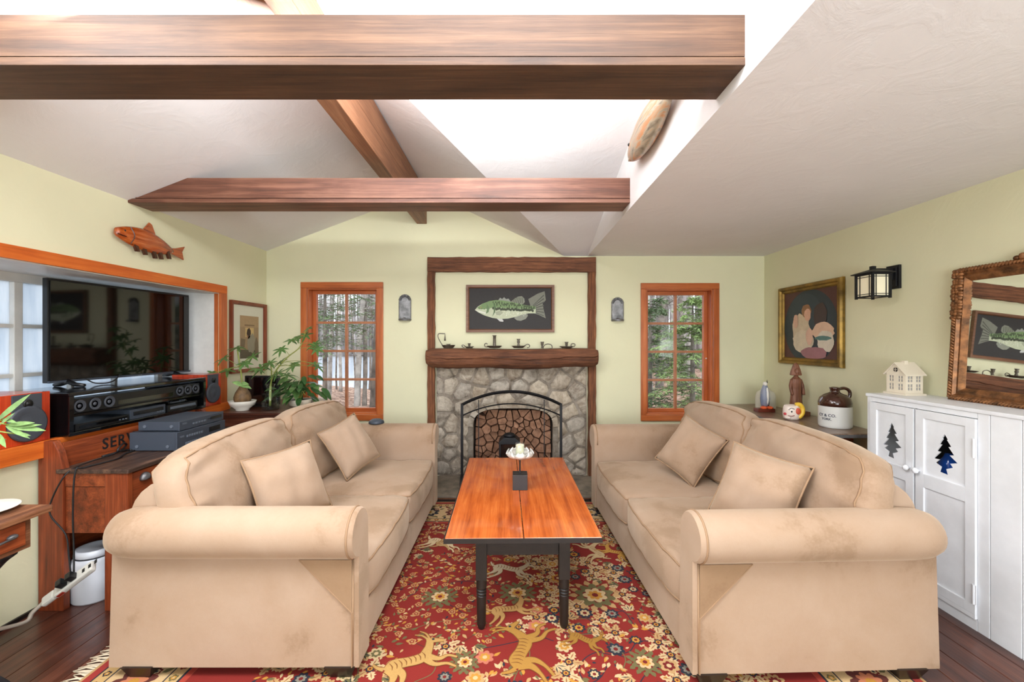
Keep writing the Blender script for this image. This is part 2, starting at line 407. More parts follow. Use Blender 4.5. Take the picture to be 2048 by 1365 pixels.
M['brown_glaze'] = plain('brown_glaze', (62, 32, 22), 0.12, var=0.25, coat=0.5)
M['bulb'] = plain('plant_bulb_brown', (118, 90, 58), 0.6, var=0.35, vs_=30)
M['candle'] = plain('ivory_candle', (236, 226, 200), 0.5, sss=0.2)
M['cream_tin'] = plain('cream_tin', (224, 214, 194), 0.45)
M['carved'] = wood('carved_brown_wood', (84, 46, 30), (122, 76, 54), (150, 102, 78), 'z', 0.5, 2.0, 0.25)
M['grey_top'] = wood('grey_table_edge', (66, 66, 68), (92, 90, 90), (116, 112, 108), 'y', 0.45, 1.0, 0.15)
M['brown_top'] = wood('brown_table_top', (84, 62, 48), (124, 98, 80), (152, 126, 106), 'y', 0.3, 1.0, 0.1)
M['pink_paint'] = plain('aged_cream_paint', (204, 184, 170), 0.6, var=0.15, vs_=5)
M['ink'] = plain('black_ink', (26, 24, 24), 0.6)
M['navy_ink'] = plain('navy_ink', (40, 46, 66), 0.6)
# ---------------------------------------------------------------- room shell
XL, XR, YB, YR = -2.381, 2.447, 4.171, -2.6
ZR, ZE, ZP, XP = 2.174, 2.223, 2.805, -0.841          # right ceiling, left eave, ridge height, ridge x
XV, XS, SH = 0.504, 0.732, 0.2775                     # valley foot, soffit edge, rise of the shed slope
YC = YB - (ZP - ZR) / SH
def struct(o): o['kind'] = 'structure'; return o
def shed(y): return ZR + SH * (YB - y)
# floor of long boards
sub = struct(MB().box(XL-.1, XR+.1, YR, YB, -0.06, -0.012).build('floor', M['floor']))
pw = 0.118; x = XL; k = 0
while x < XR:
    x1 = min(x + pw, XR)
    MB().box(x+.0012, x1-.0012, YR, YB, -0.012, 0.0).build('plank', M['floor'], sub, bevel=0.0015, seg=1)
    x = x1
# back wall with two windows and the fireplace left open
LW = (X(615, YB), X(755, YB), Z(829, YB), Z(577, YB))
RW = (X(1292, YB), X(1425, YB), Z(830, YB), Z(579, YB))
FP = (-0.73, 0.72, 0.0, 1.10)
def wall_cells(us, zs, holes, a, b, axis):
    m = MB()
    for i in range(len(us)-1):
        for j in range(len(zs)-1):
            cu, cz = (us[i]+us[i+1])/2, (zs[j]+zs[j+1])/2
            if any(h[0] < cu < h[1] and h[2] < cz < h[3] for h in holes): continue
            if axis == 'y': m.box(us[i], us[i+1], a, b, zs[j], zs[j+1])
            else: m.box(a, b, us[i], us[i+1], zs[j], zs[j+1])
    return m
us = sorted({XL, XR, *LW[:2], *RW[:2], *FP[:2]}); zs = sorted({0.0, 2.16, LW[2], LW[3], RW[2], RW[3], FP[3]})
m = wall_cells(us, zs, [LW, RW, FP], YB, YB+0.2, 'y')
m.prism([(XL, 2.16), (XR, 2.16), (XR, ZR), (XV, ZR), (XP, ZP), (XL, ZE)], 'y', YB, YB+0.2)
struct(m.build('wall_back', M['wall'], weld=True))
# left wall with the bay opening
BY0, BY1, BZ0, BZ1, BX = 1.15, 3.49, 0.837, 1.739, -2.884
m = wall_cells([YR, BY0, BY1, YB], [0, BZ0, BZ1, ZE+.01], [(BY0, BY1, BZ0, BZ1)], XL-.12, XL, 'x')
struct(m.build('wall_left', M['wall'], weld=True))
m = MB(); m.box(BX-.04, XL-.1, BY1, BY1+.04, BZ0-.05, BZ1+.05); m.box(BX-.04, XL-.1, BY0-.04, BY0, BZ0-.05, BZ1+.05)
m.box(BX-.04, XL-.1, BY0, BY1, BZ1, BZ1+.05); m.box(BX-.04, XL+.0, BY0, BY1, BZ0-.05, BZ0)
m.box(BX, XL-.03, BY1-.005, BY1, BZ0, BZ1); m.box(XL-.121, XL-.03, BY0, BY0+.005, BZ0, BZ1); m.box(XL-.121, XL-.001, BY0, BY1, BZ1-.005, BZ1)
struct(m.build('wall_bay', M['window_white']))
m = MB().box(XR, XR+.1, YR, YB, 0, ZR+.01); struct(m.build('wall_right', M['wall']))
m = wall_cells([XL, -1.65, 2.0, XR], [0, 0.65, 2.45, 4.4], [(-1.65, 2.0, 0.65, 2.45)], YR-.1, YR, 'y')
struct(m.build('wall_rear', M['wall']))
# plaster ceiling: left slope (with a roof window behind the viewer), right slope, shed slope, flat soffit
m = MB()
def slab(pts, t=0.04):
    n = len(pts); m.add([*pts, *[(p[0], p[1], p[2]+t) for p in pts]], [tuple(range(n)), tuple(range(2*n-1, n-1, -1))] + [(i, i+n, (i+1) % n+n, (i+1) % n) for i in range(n)])
def ls(x, y): return (x, y, ZE + (ZP-ZE)*(x-XL)/(XP-XL))
for (xa, xb, ya, yb) in ((XL, XP, 1.05, YB), (XL, XP, YR, .05), (XL, -2.0, .05, 1.05), (-1.2, XP, .05, 1.05)):
    slab([ls(xa, ya), ls(xb, ya), ls(xb, yb), ls(xa, yb)])
slab([(XP, YB, ZP), (XP, YC, ZP), (XV, YB, ZR)])
def sp(x, y): return (x, y, shed(y))
slab([sp(XV, YB), sp(XP, YC), sp(XP, 1.0), sp(XS, 1.0), sp(XS, YB)])
for q in ((XP, -.6, -.3, 1.0), (.6, XS, -.3, 1.0), (XP, XS, YR, -.3)):
    slab([sp(q[0], q[2]), sp(q[1], q[2]), sp(q[1], q[3]), sp(q[0], q[3])])
m.box(XS, XR, YR, YB, ZR, ZR+.04)
struct(m.build('ceiling', M['ceil']))
m = MB().prism([(YB, ZR+.04), (YR, ZR+.04), (YR, shed(YR)), (YB-.14, ZR+.04)], 'x', XS, XS+.05)
struct(m.build('wall_dormer', M['ceil']))
m = MB().prism([(YC, ZP), (YR, ZP), (YR, shed(YR)), (-1.5, shed(-1.5)), (-1.5, 2.9), (1.4, 2.9), (1.4, shed(1.4))], 'x', XP-.05, XP)
struct(m.build('wall_clerestory', M['ceil']))
# orange trim of the bay opening
t0, t1 = 3.40, 3.567
MBt = lambda *a: MB().box(*a)
struct(MBt(XL, XL+.02, BY0-.1, t1, BZ1, 1.805).build('trim_1', M['fir_y'], bevel=.003))
struct(MBt(XL, XL+.02, BY1, t1, BZ0, BZ1).build('trim_2', M['fir_z'], bevel=.003))
struct(MBt(XL, XL+.045, BY0-.1, t1, .765, BZ0+.012).build('trim_3', M['fir_y'], bevel=.004))
struct(MBt(XL-.028, XL-.002, BY1-.012, BY1, BZ0+.012, BZ1).build('trim_4', M['fir_z']))
# baseboard on the left
struct(MBt(XL, XL+.012, YR, YB, 0, .02).build('baseboard_left', M['black_paint']))

# ---------------------------------------------------------------- windows
def back_window(name, px0, px1, py0, py1, hole, glass, xg):
    x0, x1, z1, z0 = X(px0, YB), X(px1, YB), Z(py0, YB), Z(py1, YB); h = hole
    w = bpy.data.objects.new(name, None); COL.objects.link(w); w.location = (0, YB, h[2]); w['kind'] = 'structure'
    for nm, a, mt in (('head_casing', (x0, x1, YB-.022, YB, h[3], z1), 'fir_x'), ('sill_casing', (x0, x1, YB-.022, YB, z0, h[2]), 'fir_x'),
                  ('side_casing', (x0, h[0], YB-.02, YB, h[2], h[3]), 'fir_z'), ('side_casing', (h[1], x1, YB-.02, YB, h[2], h[3]), 'fir_z')):
        MB().box(*a).build(nm, M[mt], w, bevel=.003)
    yj = YB+.13; t = .012
    j = MB(); j.box(h[0], h[0]+t, YB, yj, h[2], h[3]); j.box(h[1]-t, h[1], YB, yj, h[2], h[3]); j.build('jamb', M['fir_z'], w)
    j = MB(); j.box(h[0]+t, h[1]-t, YB, yj, h[2], h[2]+t); j.box(h[0]+t, h[1]-t, YB, yj, h[3]-t, h[3]); j.build('jamb', M['fir_x'], w)
    # sash: rails, muntins and eight panes
    s0, s1, a0, a1 = h[0]+t, h[1]-t, h[2]+t, h[3]-t; r = .035; ys0, ys1 = yj-.045, yj-.005
    s = MB().box(s0, s0+r, ys0, ys1, a0, a1); s.box(s1-r, s1, ys0, ys1, a0, a1); sash = s.build('sash_stile', M['fir_z'], w, bevel=.002)
    s = MB().box(s0+r, s1-r, ys0, ys1, a0, a0+r); s.box(s0+r, s1-r, ys0, ys1, a1-r, a1); s.build('sash_rail', M['fir_x'], w, bevel=.002)
    gx0, gx1, gz0, gz1 = s0+r, s1-r, a0+r, a1-r; mw = .011
    xm = (gx0+gx1)/2
    MB().box(xm-mw, xm+mw, ys0+.005, ys1, gz0, gz1).build('muntin', M['muntin'], w)
    zz = [gz0 + (gz1-gz0)*i/4 for i in range(5)]
    for i in (1, 2, 3):
        for (u0, u1) in ((gx0, xm-mw), (xm+mw, gx1)):
            MB().box(u0, u1, ys0+.006, ys1-.001, zz[i]-mw, zz[i]+mw).build('muntin', M['muntin'], w)
    for i in range(4):
        for (u0, u1) in ((gx0, xm-mw), (xm+mw, gx1)):
            lo = zz[i]+(mw if i > 0 else 0); hi = zz[i+1]-(mw if i < 3 else 0)
            MB().box(u0, u1, ys0+.018, ys0+.022, lo, hi).build('pane', M['glass'], w)
    return w
w1 = back_window('window_1', 603, 767, 565, 841, LW, None, 0)
w2 = back_window('window_2', 1281, 1437, 567, 842, RW, None, 0)
MB().ball((RW[1]-.03, YB+.07, Z(718, YB)), .008, .008, .008, 8, 6).build('latch_pin', M['strip'], w2)
# bay window behind the television
bw = bpy.data.objects.new('window_3', None); COL.objects.link(bw); bw.location = (BX, 2.4, BZ0); bw['kind'] = 'structure'
m = MB(); m.box(BX, BX+.05, BY0, BY1, BZ1-.05, BZ1); m.box(BX, BX+.05, BY0, BY1, BZ0, BZ0+.035); m.build('window_frame', M['window_white'], bw)
ys = [BY0+.02, 1.575, 1.875, 2.175, 2.475, 2.78, 3.085, BY1-.02]; zr = [BZ0+.035, 1.151, 1.436, BZ1-.05]
for i, y in enumerate(ys):
    wd = .022 if i in (0, 4, 7) else .011
    MB().box(BX, BX+.045, y-wd, y+wd, BZ0+.035, BZ1-.05).build('mullion', M['window_white'], bw, bevel=.003)
for i in range(len(ys)-1):
    ya, yb = ys[i]+(.022 if i in (0, 4, 7) else .011), ys[i+1]-(.022 if i+1 in (0, 4, 7) else .011)
    for z in zr[1:-1]: MB().box(BX, BX+.04, ya, yb, z-.011, z+.011).build('muntin', M['window_white'], bw, bevel=.003)
    for j in range(3): MB().box(BX+.012, BX+.017, ya, yb, zr[j]+(.011 if j else 0), zr[j+1]-(.011 if j < 2 else 0)).build('pane', M['curtain'], bw)

# ---------------------------------------------------------------- beams
def beam(name, y0, y1, z0, z1, mat, label):
    t = thing(name, label, 'beam', (0, (y0+y1)/2, z0))
    xe = XL + (z1 - ZE)/((ZP-ZE)/(XP-XL))
    prof = [(XL, z0+.030), (XS, z0+.030), (XS, z1), (xe, z1), (XL+.06, z0+.034)]
    MB().prism(prof, 'y', y0, y1).build('timber', mat, t)
    MB().box(XL+.01, XS-.001, y0+.012, y1-.012, z0+.0256, z0+.0299).build('spacer', M['black_paint'], t)
    MB().prism([(XL, z0), (XS, z0), (XS, z0+.0255), (XL, z0+.0255)], 'y', y0-.003, y1+.003).build('lower_board', mat, t, bevel=.002)
    return t
beam('ceiling_beam', 1.351, 1.54, 2.216, 2.376, M['beam'], 'large weathered brown crossbeam nearest the viewer at the top')
beam('ceiling_beam', 2.667, 2.845, 2.208, 2.362, M['beam_far'], 'reddish brown crossbeam farther back, above the fireplace end')
t = thing('ridge_beam', 'brown ridge beam running to the back wall under the roof peak', 'beam', (-.87, 2, 2.485))
MB().box(-.92, -.825, -.5, YB-.005, 2.485, 2.63).build('lower_timber', M['ridge'], t, bevel=.003)
MB().prism([(-.918, 2.633), (-.827, 2.633), (-.827, 2.79), (-.918, 2.765)], 'y', -.5, YB-.005).build('upper_timber', M['ridge'], t)

# ---------------------------------------------------------------- fireplace
fp = thing('fireplace', 'rough fieldstone fireplace with an arched opening between timber posts', 'fireplace', (0, YB, .054))
AX, AR, AZS, AZT = 0.010, 0.385, 0.50, 0.70     # arch: centre x, half width, spring height, crown
def arch(n=20, grow=0.0, base=.054):
    p = [(AX-AR-grow, base)]
    for i in range(n+1):
        a = PI - PI*i/n
        c, s = math.cos(a), math.sin(a)
        e = 0.62
        p.append((AX + math.copysign(abs(c)**e, c)*(AR+grow), AZS + abs(s)**e*(AZT-AZS+grow)))
    p.append((AX+AR+grow, base)); return p
def in_arch(x, z, grow):
    u = abs(x-AX)/(AR+grow)
    if u >= 1: return False
    if z < AZS: return True
    v = (z-AZS)/(AZT-AZS+grow)
    return u**(2/.62) + v**(2/.62) < 1
# mortar face: strips between the arch and the outer rectangle
ap = arch(24); YF = YB-.02
outer = []
for (x, z) in ap:
    if z <= AZS+1e-6: outer.append((FP[0] if x < AX else FP[1], z))
    else:
        dx, dz = x-AX, z-.40
        tx = ((FP[1] if dx > 0 else FP[0])-AX)/dx if abs(dx) > 1e-6 else 1e9
        tz = (1.12-.40)/dz; tt = min(tx, tz); outer.append((AX+dx*tt, .40+dz*tt))
m = MB()
for i in range(len(ap)-1):
    a, b, c, d = ap[i], ap[i+1], outer[i+1], outer[i]
    pts = [a, b, c, d]
    if abs(c[1]-1.12) > 1e-3 and abs(d[1]-1.12) < 1e-3: pts = [a, b, c, (FP[1], 1.12), d]
    if abs(d[1]-1.12) > 1e-3 and abs(c[1]-1.12) < 1e-3: pts = [a, b, c, (FP[0], 1.12), d]
    m.prism(pts, 'y', YF, YF+.12)
m.build('mortar', M['mortar'], fp)
m = MB()
for i in range(len(ap)-1):
    a, b = ap[i], ap[i+1]
    m.add([(a[0], YF+.1, a[1]), (b[0], YF+.1, b[1]), (AX+(b[0]-AX)*.9, YF+.62, b[1]*.97), (AX+(a[0]-AX)*.9, YF+.62, a[1]*.97)], [(0,1,2,3)])
m.box(-.45, .47, YF+.6, YF+.64, 0, .8); m.box(-.45, .47, YF, YF+.62, .0, .05)
m.build('firebox', M['soot'], fp)
def clip_poly(poly, nx, nz, d):
    r = []
    for i in range(len(poly)):
        a, b = poly[i], poly[(i+1) % len(poly)]
        da, db = a[0]*nx+a[1]*nz-d, b[0]*nx+b[1]*nz-d
        if da <= 0: r.append(a)
        if (da < 0) != (db < 0) and abs(da-db) > 1e-12:
            t_ = da/(da-db); r.append((a[0]+(b[0]-a[0])*t_, a[1]+(b[1]-a[1])*t_))
    return r
def voronoi(pts, rect, gap, weights=None):
    out = []
    for i, p in enumerate(pts):
        poly = [(rect[0], rect[2]), (rect[1], rect[2]), (rect[1], rect[3]), (rect[0], rect[3])]
        for j, q in enumerate(pts):
            if i == j: continue
            nx, nz = q[0]-p[0], q[1]-p[1]; L = math.hypot(nx, nz)
            if L > .6: continue
            nx /= L; nz /= L
            poly = clip_poly(poly, nx, nz, (p[0]+q[0])/2*nx + (p[1]+q[1])/2*nz - gap)
            if len(poly) < 3: break
        out.append(poly if len(poly) >= 3 else None)
    return out
def centroid(p): return (sum(a[0] for a in p)/len(p), sum(a[1] for a in p)/len(p))
def spread(n, rect, ok, seed, k=18):
    r = random.Random(seed); pts = []
    for _ in range(n):
        best = None; bd = -1
        for _ in range(k):
            q = (r.uniform(rect[0], rect[1]), r.uniform(rect[2], rect[3]))
            if not ok(*q): continue
            d = min([math.hypot(q[0]-p[0], q[1]-p[1]) for p in pts] or [1])
            if d > bd: bd = d; best = q
        if best: pts.append(best)
    return pts
R1 = (FP[0]+.005, FP[1]-.005, .06, 1.115)
sp_ = spread(46, R1, lambda x, z: not in_arch(x, z, .045), 11)
r2 = random.Random(5)
def slide(x, z, s, inside, grow):
    # move a point along the line to its site until it lies on the right side of the arch
    if in_arch(x, z, grow) == inside: return x, z
    lo, hi = 0.0, 1.0
    for _ in range(14):
        t_ = (lo+hi)/2
        if in_arch(x+(s[0]-x)*t_, z+(s[1]-z)*t_, grow) == inside: hi = t_
        else: lo = t_
    return x+(s[0]-x)*hi, z+(s[1]-z)*hi
for site, poly in zip(sp_, voronoi(sp_, R1, .0035)):
    if not poly: continue
    q = []
    for i in range(len(poly)):
        a, b = poly[i], poly[(i+1) % len(poly)]
        n = max(1, int(math.hypot(b[0]-a[0], b[1]-a[1])/.04))
        for k in range(n):
            q.append((a[0]+(b[0]-a[0])*k/n, a[1]+(b[1]-a[1])*k/n))
    q2 = []
    for (x, z) in q:
        x += (site[0]-x)*r2.uniform(.0, .10); z += (site[1]-z)*r2.uniform(.0, .10)
        q2.append(slide(x, z, site, False, .046))
    c = site
    n = len(q2); h = r2.uniform(.006, .020)
    v = [(x, YF+.01, z) for x, z in q2] + [(x+(c[0]-x)*.10, YF-h*.6, z+(c[1]-z)*.10) for x, z in q2] + [(x+(c[0]-x)*.42, YF-h+r2.uniform(-.006, .006), z+(c[1]-z)*.42) for x, z in q2] + [(c[0], YF-h*1.05, c[1])]
    f = []
    for L in (0, 1):
        f += [(L*n+i, L*n+(i+1) % n, L*n+n+(i+1) % n, L*n+n+i) for i in range(n)]
    f += [(2*n+i, 2*n+(i+1) % n, 3*n) for i in range(n)]
    MB().add(v, f).build('stone', M['stone'], fp, smooth=True)
# arch band of soot-dark stones
for i in range(9):
    a0, a1 = PI*(i+.06)/9, PI*(i+.94)/9
    def ring(a, g):
        c, s = math.cos(a), math.sin(a); e = .62
        return (AX-math.copysign(abs(c)**e, c)*(AR+g), AZS+abs(s)**e*(AZT-AZS+g))
    poly = [ring(a0+(a1-a0)*k/4, .0) for k in range(5)] + [ring(a1-(a1-a0)*k/4, .05) for k in range(5)]
    MB().prism(poly, 'y', YF-.012, YF+.02).build('arch_stone', M['stone'], fp, bevel=.006)
# hearth slab
ht = thing('hearth', 'low dark slate hearth slab in front of the fireplace', 'hearth', (0, 3.85, 0))
MB().box(-.76, .77, 3.605, YF-.001, 0.0, .035).build('hearth_base', M['old_wood_x'], ht)
xs = [-.78, -.30, .26, .79]
for i in range(3): MB().box(xs[i]+.003, xs[i+1]-.003, 3.597, YF-.001, .035, .054).build('slab', M['slate'], ht, bevel=.004)
MB().box(-.74, .75, 3.586, 3.604, 0.0, .022).build('edge_strip', M['black_paint'], ht)
# timber surround and mantel
sr = thing('fireplace_surround', 'old hewn timber frame of two posts and a lintel around the fireplace', 'wooden frame', (0, YB, 0))
def rough_box(x0, x1, y0, y1, z0, z1, ax, n, amp, seed):
    r = random.Random(seed); m = MB(); ring = []
    for i in range(n+1):
        t = i/n; j = lambda: r.uniform(-amp, amp)
        if ax == 'z': ring.append([(x0+j(), y0+j(), z0+(z1-z0)*t), (x1+j(), y0+j(), z0+(z1-z0)*t), (x1+j(), y1, z0+(z1-z0)*t), (x0+j(), y1, z0+(z1-z0)*t)])
        else: ring.append([(x0+(x1-x0)*t, y0+j(), z0+j()), (x0+(x1-x0)*t, y0+j(), z1+j()), (x0+(x1-x0)*t, y1, z1+j()), (x0+(x1-x0)*t, y1, z0+j())])
    v = [p for q in ring for p in q]
    f = [(0,1,2,3), (4*n+3, 4*n+2, 4*n+1, 4*n)] + [(4*i+k, 4*i+(k+1) % 4, 4*i+4+(k+1) % 4, 4*i+4+k) for i in range(n) for k in range(4)]
    return m.add(v, f)
rough_box(-.812, -.742, YB-.05, YB, .0, 2.02, 'z', 26, .0035, 1).build('post', M['old_wood_z'], sr, bevel=.006)
rough_box(.732, .806, YB-.05, YB, .0, 2.02, 'z', 26, .0035, 2).build('post', M['old_wood_z'], sr, bevel=.006)
rough_box(-.812, .806, YB-.055, YB, 2.014, 2.155, 'x', 26, .003, 3).build('lintel', M['old_wood_x'], sr, bevel=.006)
m = MB(); n = 46; r = random.Random(9); rings = []
for i in range(n+1):
    t = i/n; x = -.80+1.60*t
    dip = .018*math.sin(t*PI) + .008*math.sin(t*13) + r.uniform(-.003, .003)
    e = .022 if i in (0, n) else 0.0
    prof = []
    zt, zb, yf, yb = 1.278-e*.6, 1.108-dip+e, 3.955+e*.5, YB-.058
    zt += .004*math.sin(t*9); q = .03
    w = .004*math.sin(t*31)
    prof = [(yb, zb), (yf+.09, zb-.002), (yf+.035, zb+.012), (yf+.006, zb+.045), (yf+w, zb+.085), (yf+.008, zb+.0905), (yf+w, zb+.096), (yf+.004, zt-.03), (yf+.025, zt-.004), (yb, zt)]
    rings.append([(x, y, z) for y, z in prof])
k = len(rings[0]); v = [p for q in rings for p in q]
f = [tuple(range(k)), tuple(range(n*k+k-1, n*k-1, -1))] + [(i*k+j, i*k+(j+1) % k, i*k+k+(j+1) % k, i*k+k+j) for i in range(n) for j in range(k)]
m.add(v, f); mo = m.build('mantel_shelf', M['old_wood_x'], smooth=False, auto=35)
tag(mo, 'thick hewn wooden mantel beam carrying six candle holders', 'mantel')

# firewood stacked in the opening: each split log is its own thing
R2 = (AX-AR+.012, AX+AR-.012, .058, AZT-.03)
pts = spread(84, R2, lambda x, z: in_arch(x, z, -.02), 21, 4)
r3 = random.Random(3)
for site, poly in zip(pts, voronoi(pts, R2, .0035)):
    if not poly: continue
    c = site
    q = [slide(x+(c[0]-x)*.03, z+(c[1]-z)*.03, c, True, -.012) for x, z in poly]
    y0 = YF+.09+r3.uniform(-.03, .035)
    o = MB().prism(q, 'y', y0, YF+.55).build('split_log', M['log'], bevel=.0025, seg=1)
    tag(o, 'split firewood log stacked inside the fireplace arch', 'log', 'split logs stacked in the fireplace')
# fire screen
fs = thing('fire_screen', 'black iron arched fire screen standing before the fireplace', 'fire screen', (0, 3.90, .054))
YS = 3.90; xa, xb = X(924, YS), X(1122, YS)
def sarc(zs_, zc, n=18): return [(xa+(xb-xa)*i/n, YS, zs_+(zc-zs_)*(1-(2*i/n-1)**2)) for i in range(n+1)]
z_s, z_c = Z(810, YS), Z(786, YS)
def bar(path, w): return MB().tube(path, w, 4, up=(0,1,0))
m = bar(sarc(z_s, z_c+.01, 24), .0135); m.build('top_rail', M['black_iron'], fs)
m = bar(sarc(z_s-.10, z_c-.10, 24), .006); m.build('lower_rail', M['black_iron'], fs)
for xx in (xa, xb): MB().box(xx-.011, xx+.011, YS-.011, YS+.011, .075, z_s+.01).build('upright', M['black_iron'], fs)
for fx in (.168, .83):
    xx = xa+(xb-xa)*fx; MB().box(xx-.004, xx+.004, YS-.004, YS+.004, .10, z_s+.045).build('thin_bar', M['black_iron'], fs)
MB().box(xa, xb, YS-.006, YS+.006, .095, .107).build('bottom_rail', M['black_iron'], fs)
for xx in (xa, xb):
    m = MB(); m.tube(smooth_path([(xx, YS-.11, .06), (xx, YS-.08, .12), (xx, YS-.01, .15), (xx, YS+.07, .11), (xx, YS+.09, .06)]), .010, 6); m.build('foot', M['black_iron'], fs, smooth=True)
# black lantern on the hearth behind the table
ln = thing('hearth_lantern', 'small black metal lantern with a domed top before the stacked logs', 'lantern', (X(1019, 3.80), 3.80, .054))
lx = X(1019, 3.80); w = .095; zt = Z(888, 3.75)
MB().box(lx-w, lx+w, 3.72, 3.88, .054, .08).build('base', M['black_iron'], ln, bevel=.004)
for sx in (-1, 1):
    for sy in (3.728, 3.872): MB().box(lx+sx*(w-.012)-.008, lx+sx*(w-.012)+.008, sy-.008, sy+.008, .08, zt).build('corner_post', M['black_iron'], ln)
MB().box(lx-w+.015, lx+w-.015, 3.735, 3.865, .082, zt-.002).build('pane', M['black_gloss'], ln)
MB().prism([(lx-w, zt), (lx+w, zt), (lx+w-.004, zt+.02), (lx+w*.55, zt+.055), (lx-w*.55, zt+.055), (lx-w+.004, zt+.02)], 'y', 3.715, 3.885).build('roof', M['black_iron'], ln, bevel=.004)
MB().lathe([(.052, 0), (.052, .012), (.044, .022), (.02, .03), (.001, .033)], (lx, 3.80, zt+.055), 20).build('cap', M['black_iron'], ln, smooth=True)

# ---------------------------------------------------------------- sofas
SL, SD = 1.80, 0.972
def sbox(u, p):
    return math.copysign(abs(u)**p, u)
def cushion(w, d, h, crown, seed, n=18, k=.35, wr=.004, ex=5.0):
    """rounded, crowned cushion as a function of (u,v,t) in [-1,1]"""
    r = random.Random(seed); ph = [r.uniform(0, 6.28) for _ in range(8)]
    def P(u, v, t):
        # round the box a little towards a superellipsoid
        m_ = max(abs(u), abs(v), abs(t)) or 1
        L = (abs(u)**ex+abs(v)**ex+abs(t)**ex)**(1/ex)
        s = m_/L
        u2, v2, t2 = u*(1-k+k*s), v*(1-k+k*s), t*(1-k+k*s)
        cz = 1 + crown*(1-u*u)*(1-v*v)
        cx = 1 + .045*(1-v*v)*(1-t*t); cy = 1 + .035*(1-u*u)*(1-t*t)
        wz = wr*(math.sin(9*u+ph[0]+3*v)*math.sin(7*v+ph[1]) + .7*math.sin(17*v+5*u+ph[2])*(abs(u)**2) + .7*math.sin(15*u+ph[3])*(abs(v)**2))
        return Vector((u2*w/2*cx, v2*d/2*cy, t2*h/2*cz + wz*(1 if t >= 0 else -1)*min(1, abs(t)*1.2)))
    m = MB(); g = [-1+2*i/n for i in range(n+1)]
    def grid(fn):
        v = [fn(a, b) for a in g for b in g]; q = n+1
        m.add(v, [(i*q+j, i*q+j+1, (i+1)*q+j+1, (i+1)*q+j) for i in range(n) for j in range(n)])
    for s in (-1, 1):
        grid(lambda a, b: P(a, b, s)); grid(lambda a, b: P(a, s, b)); grid(lambda a, b: P(s, a, b))
    def loop(t, nn=14):
        e = []
        q = [-1+2*i/nn for i in range(nn)]
        e += [P(a, -1, t) for a in q] + [P(1, a, t) for a in q] + [P(-a, 1, t) for a in q] + [P(-1, -a, t) for a in q]
        return e
    return m, loop
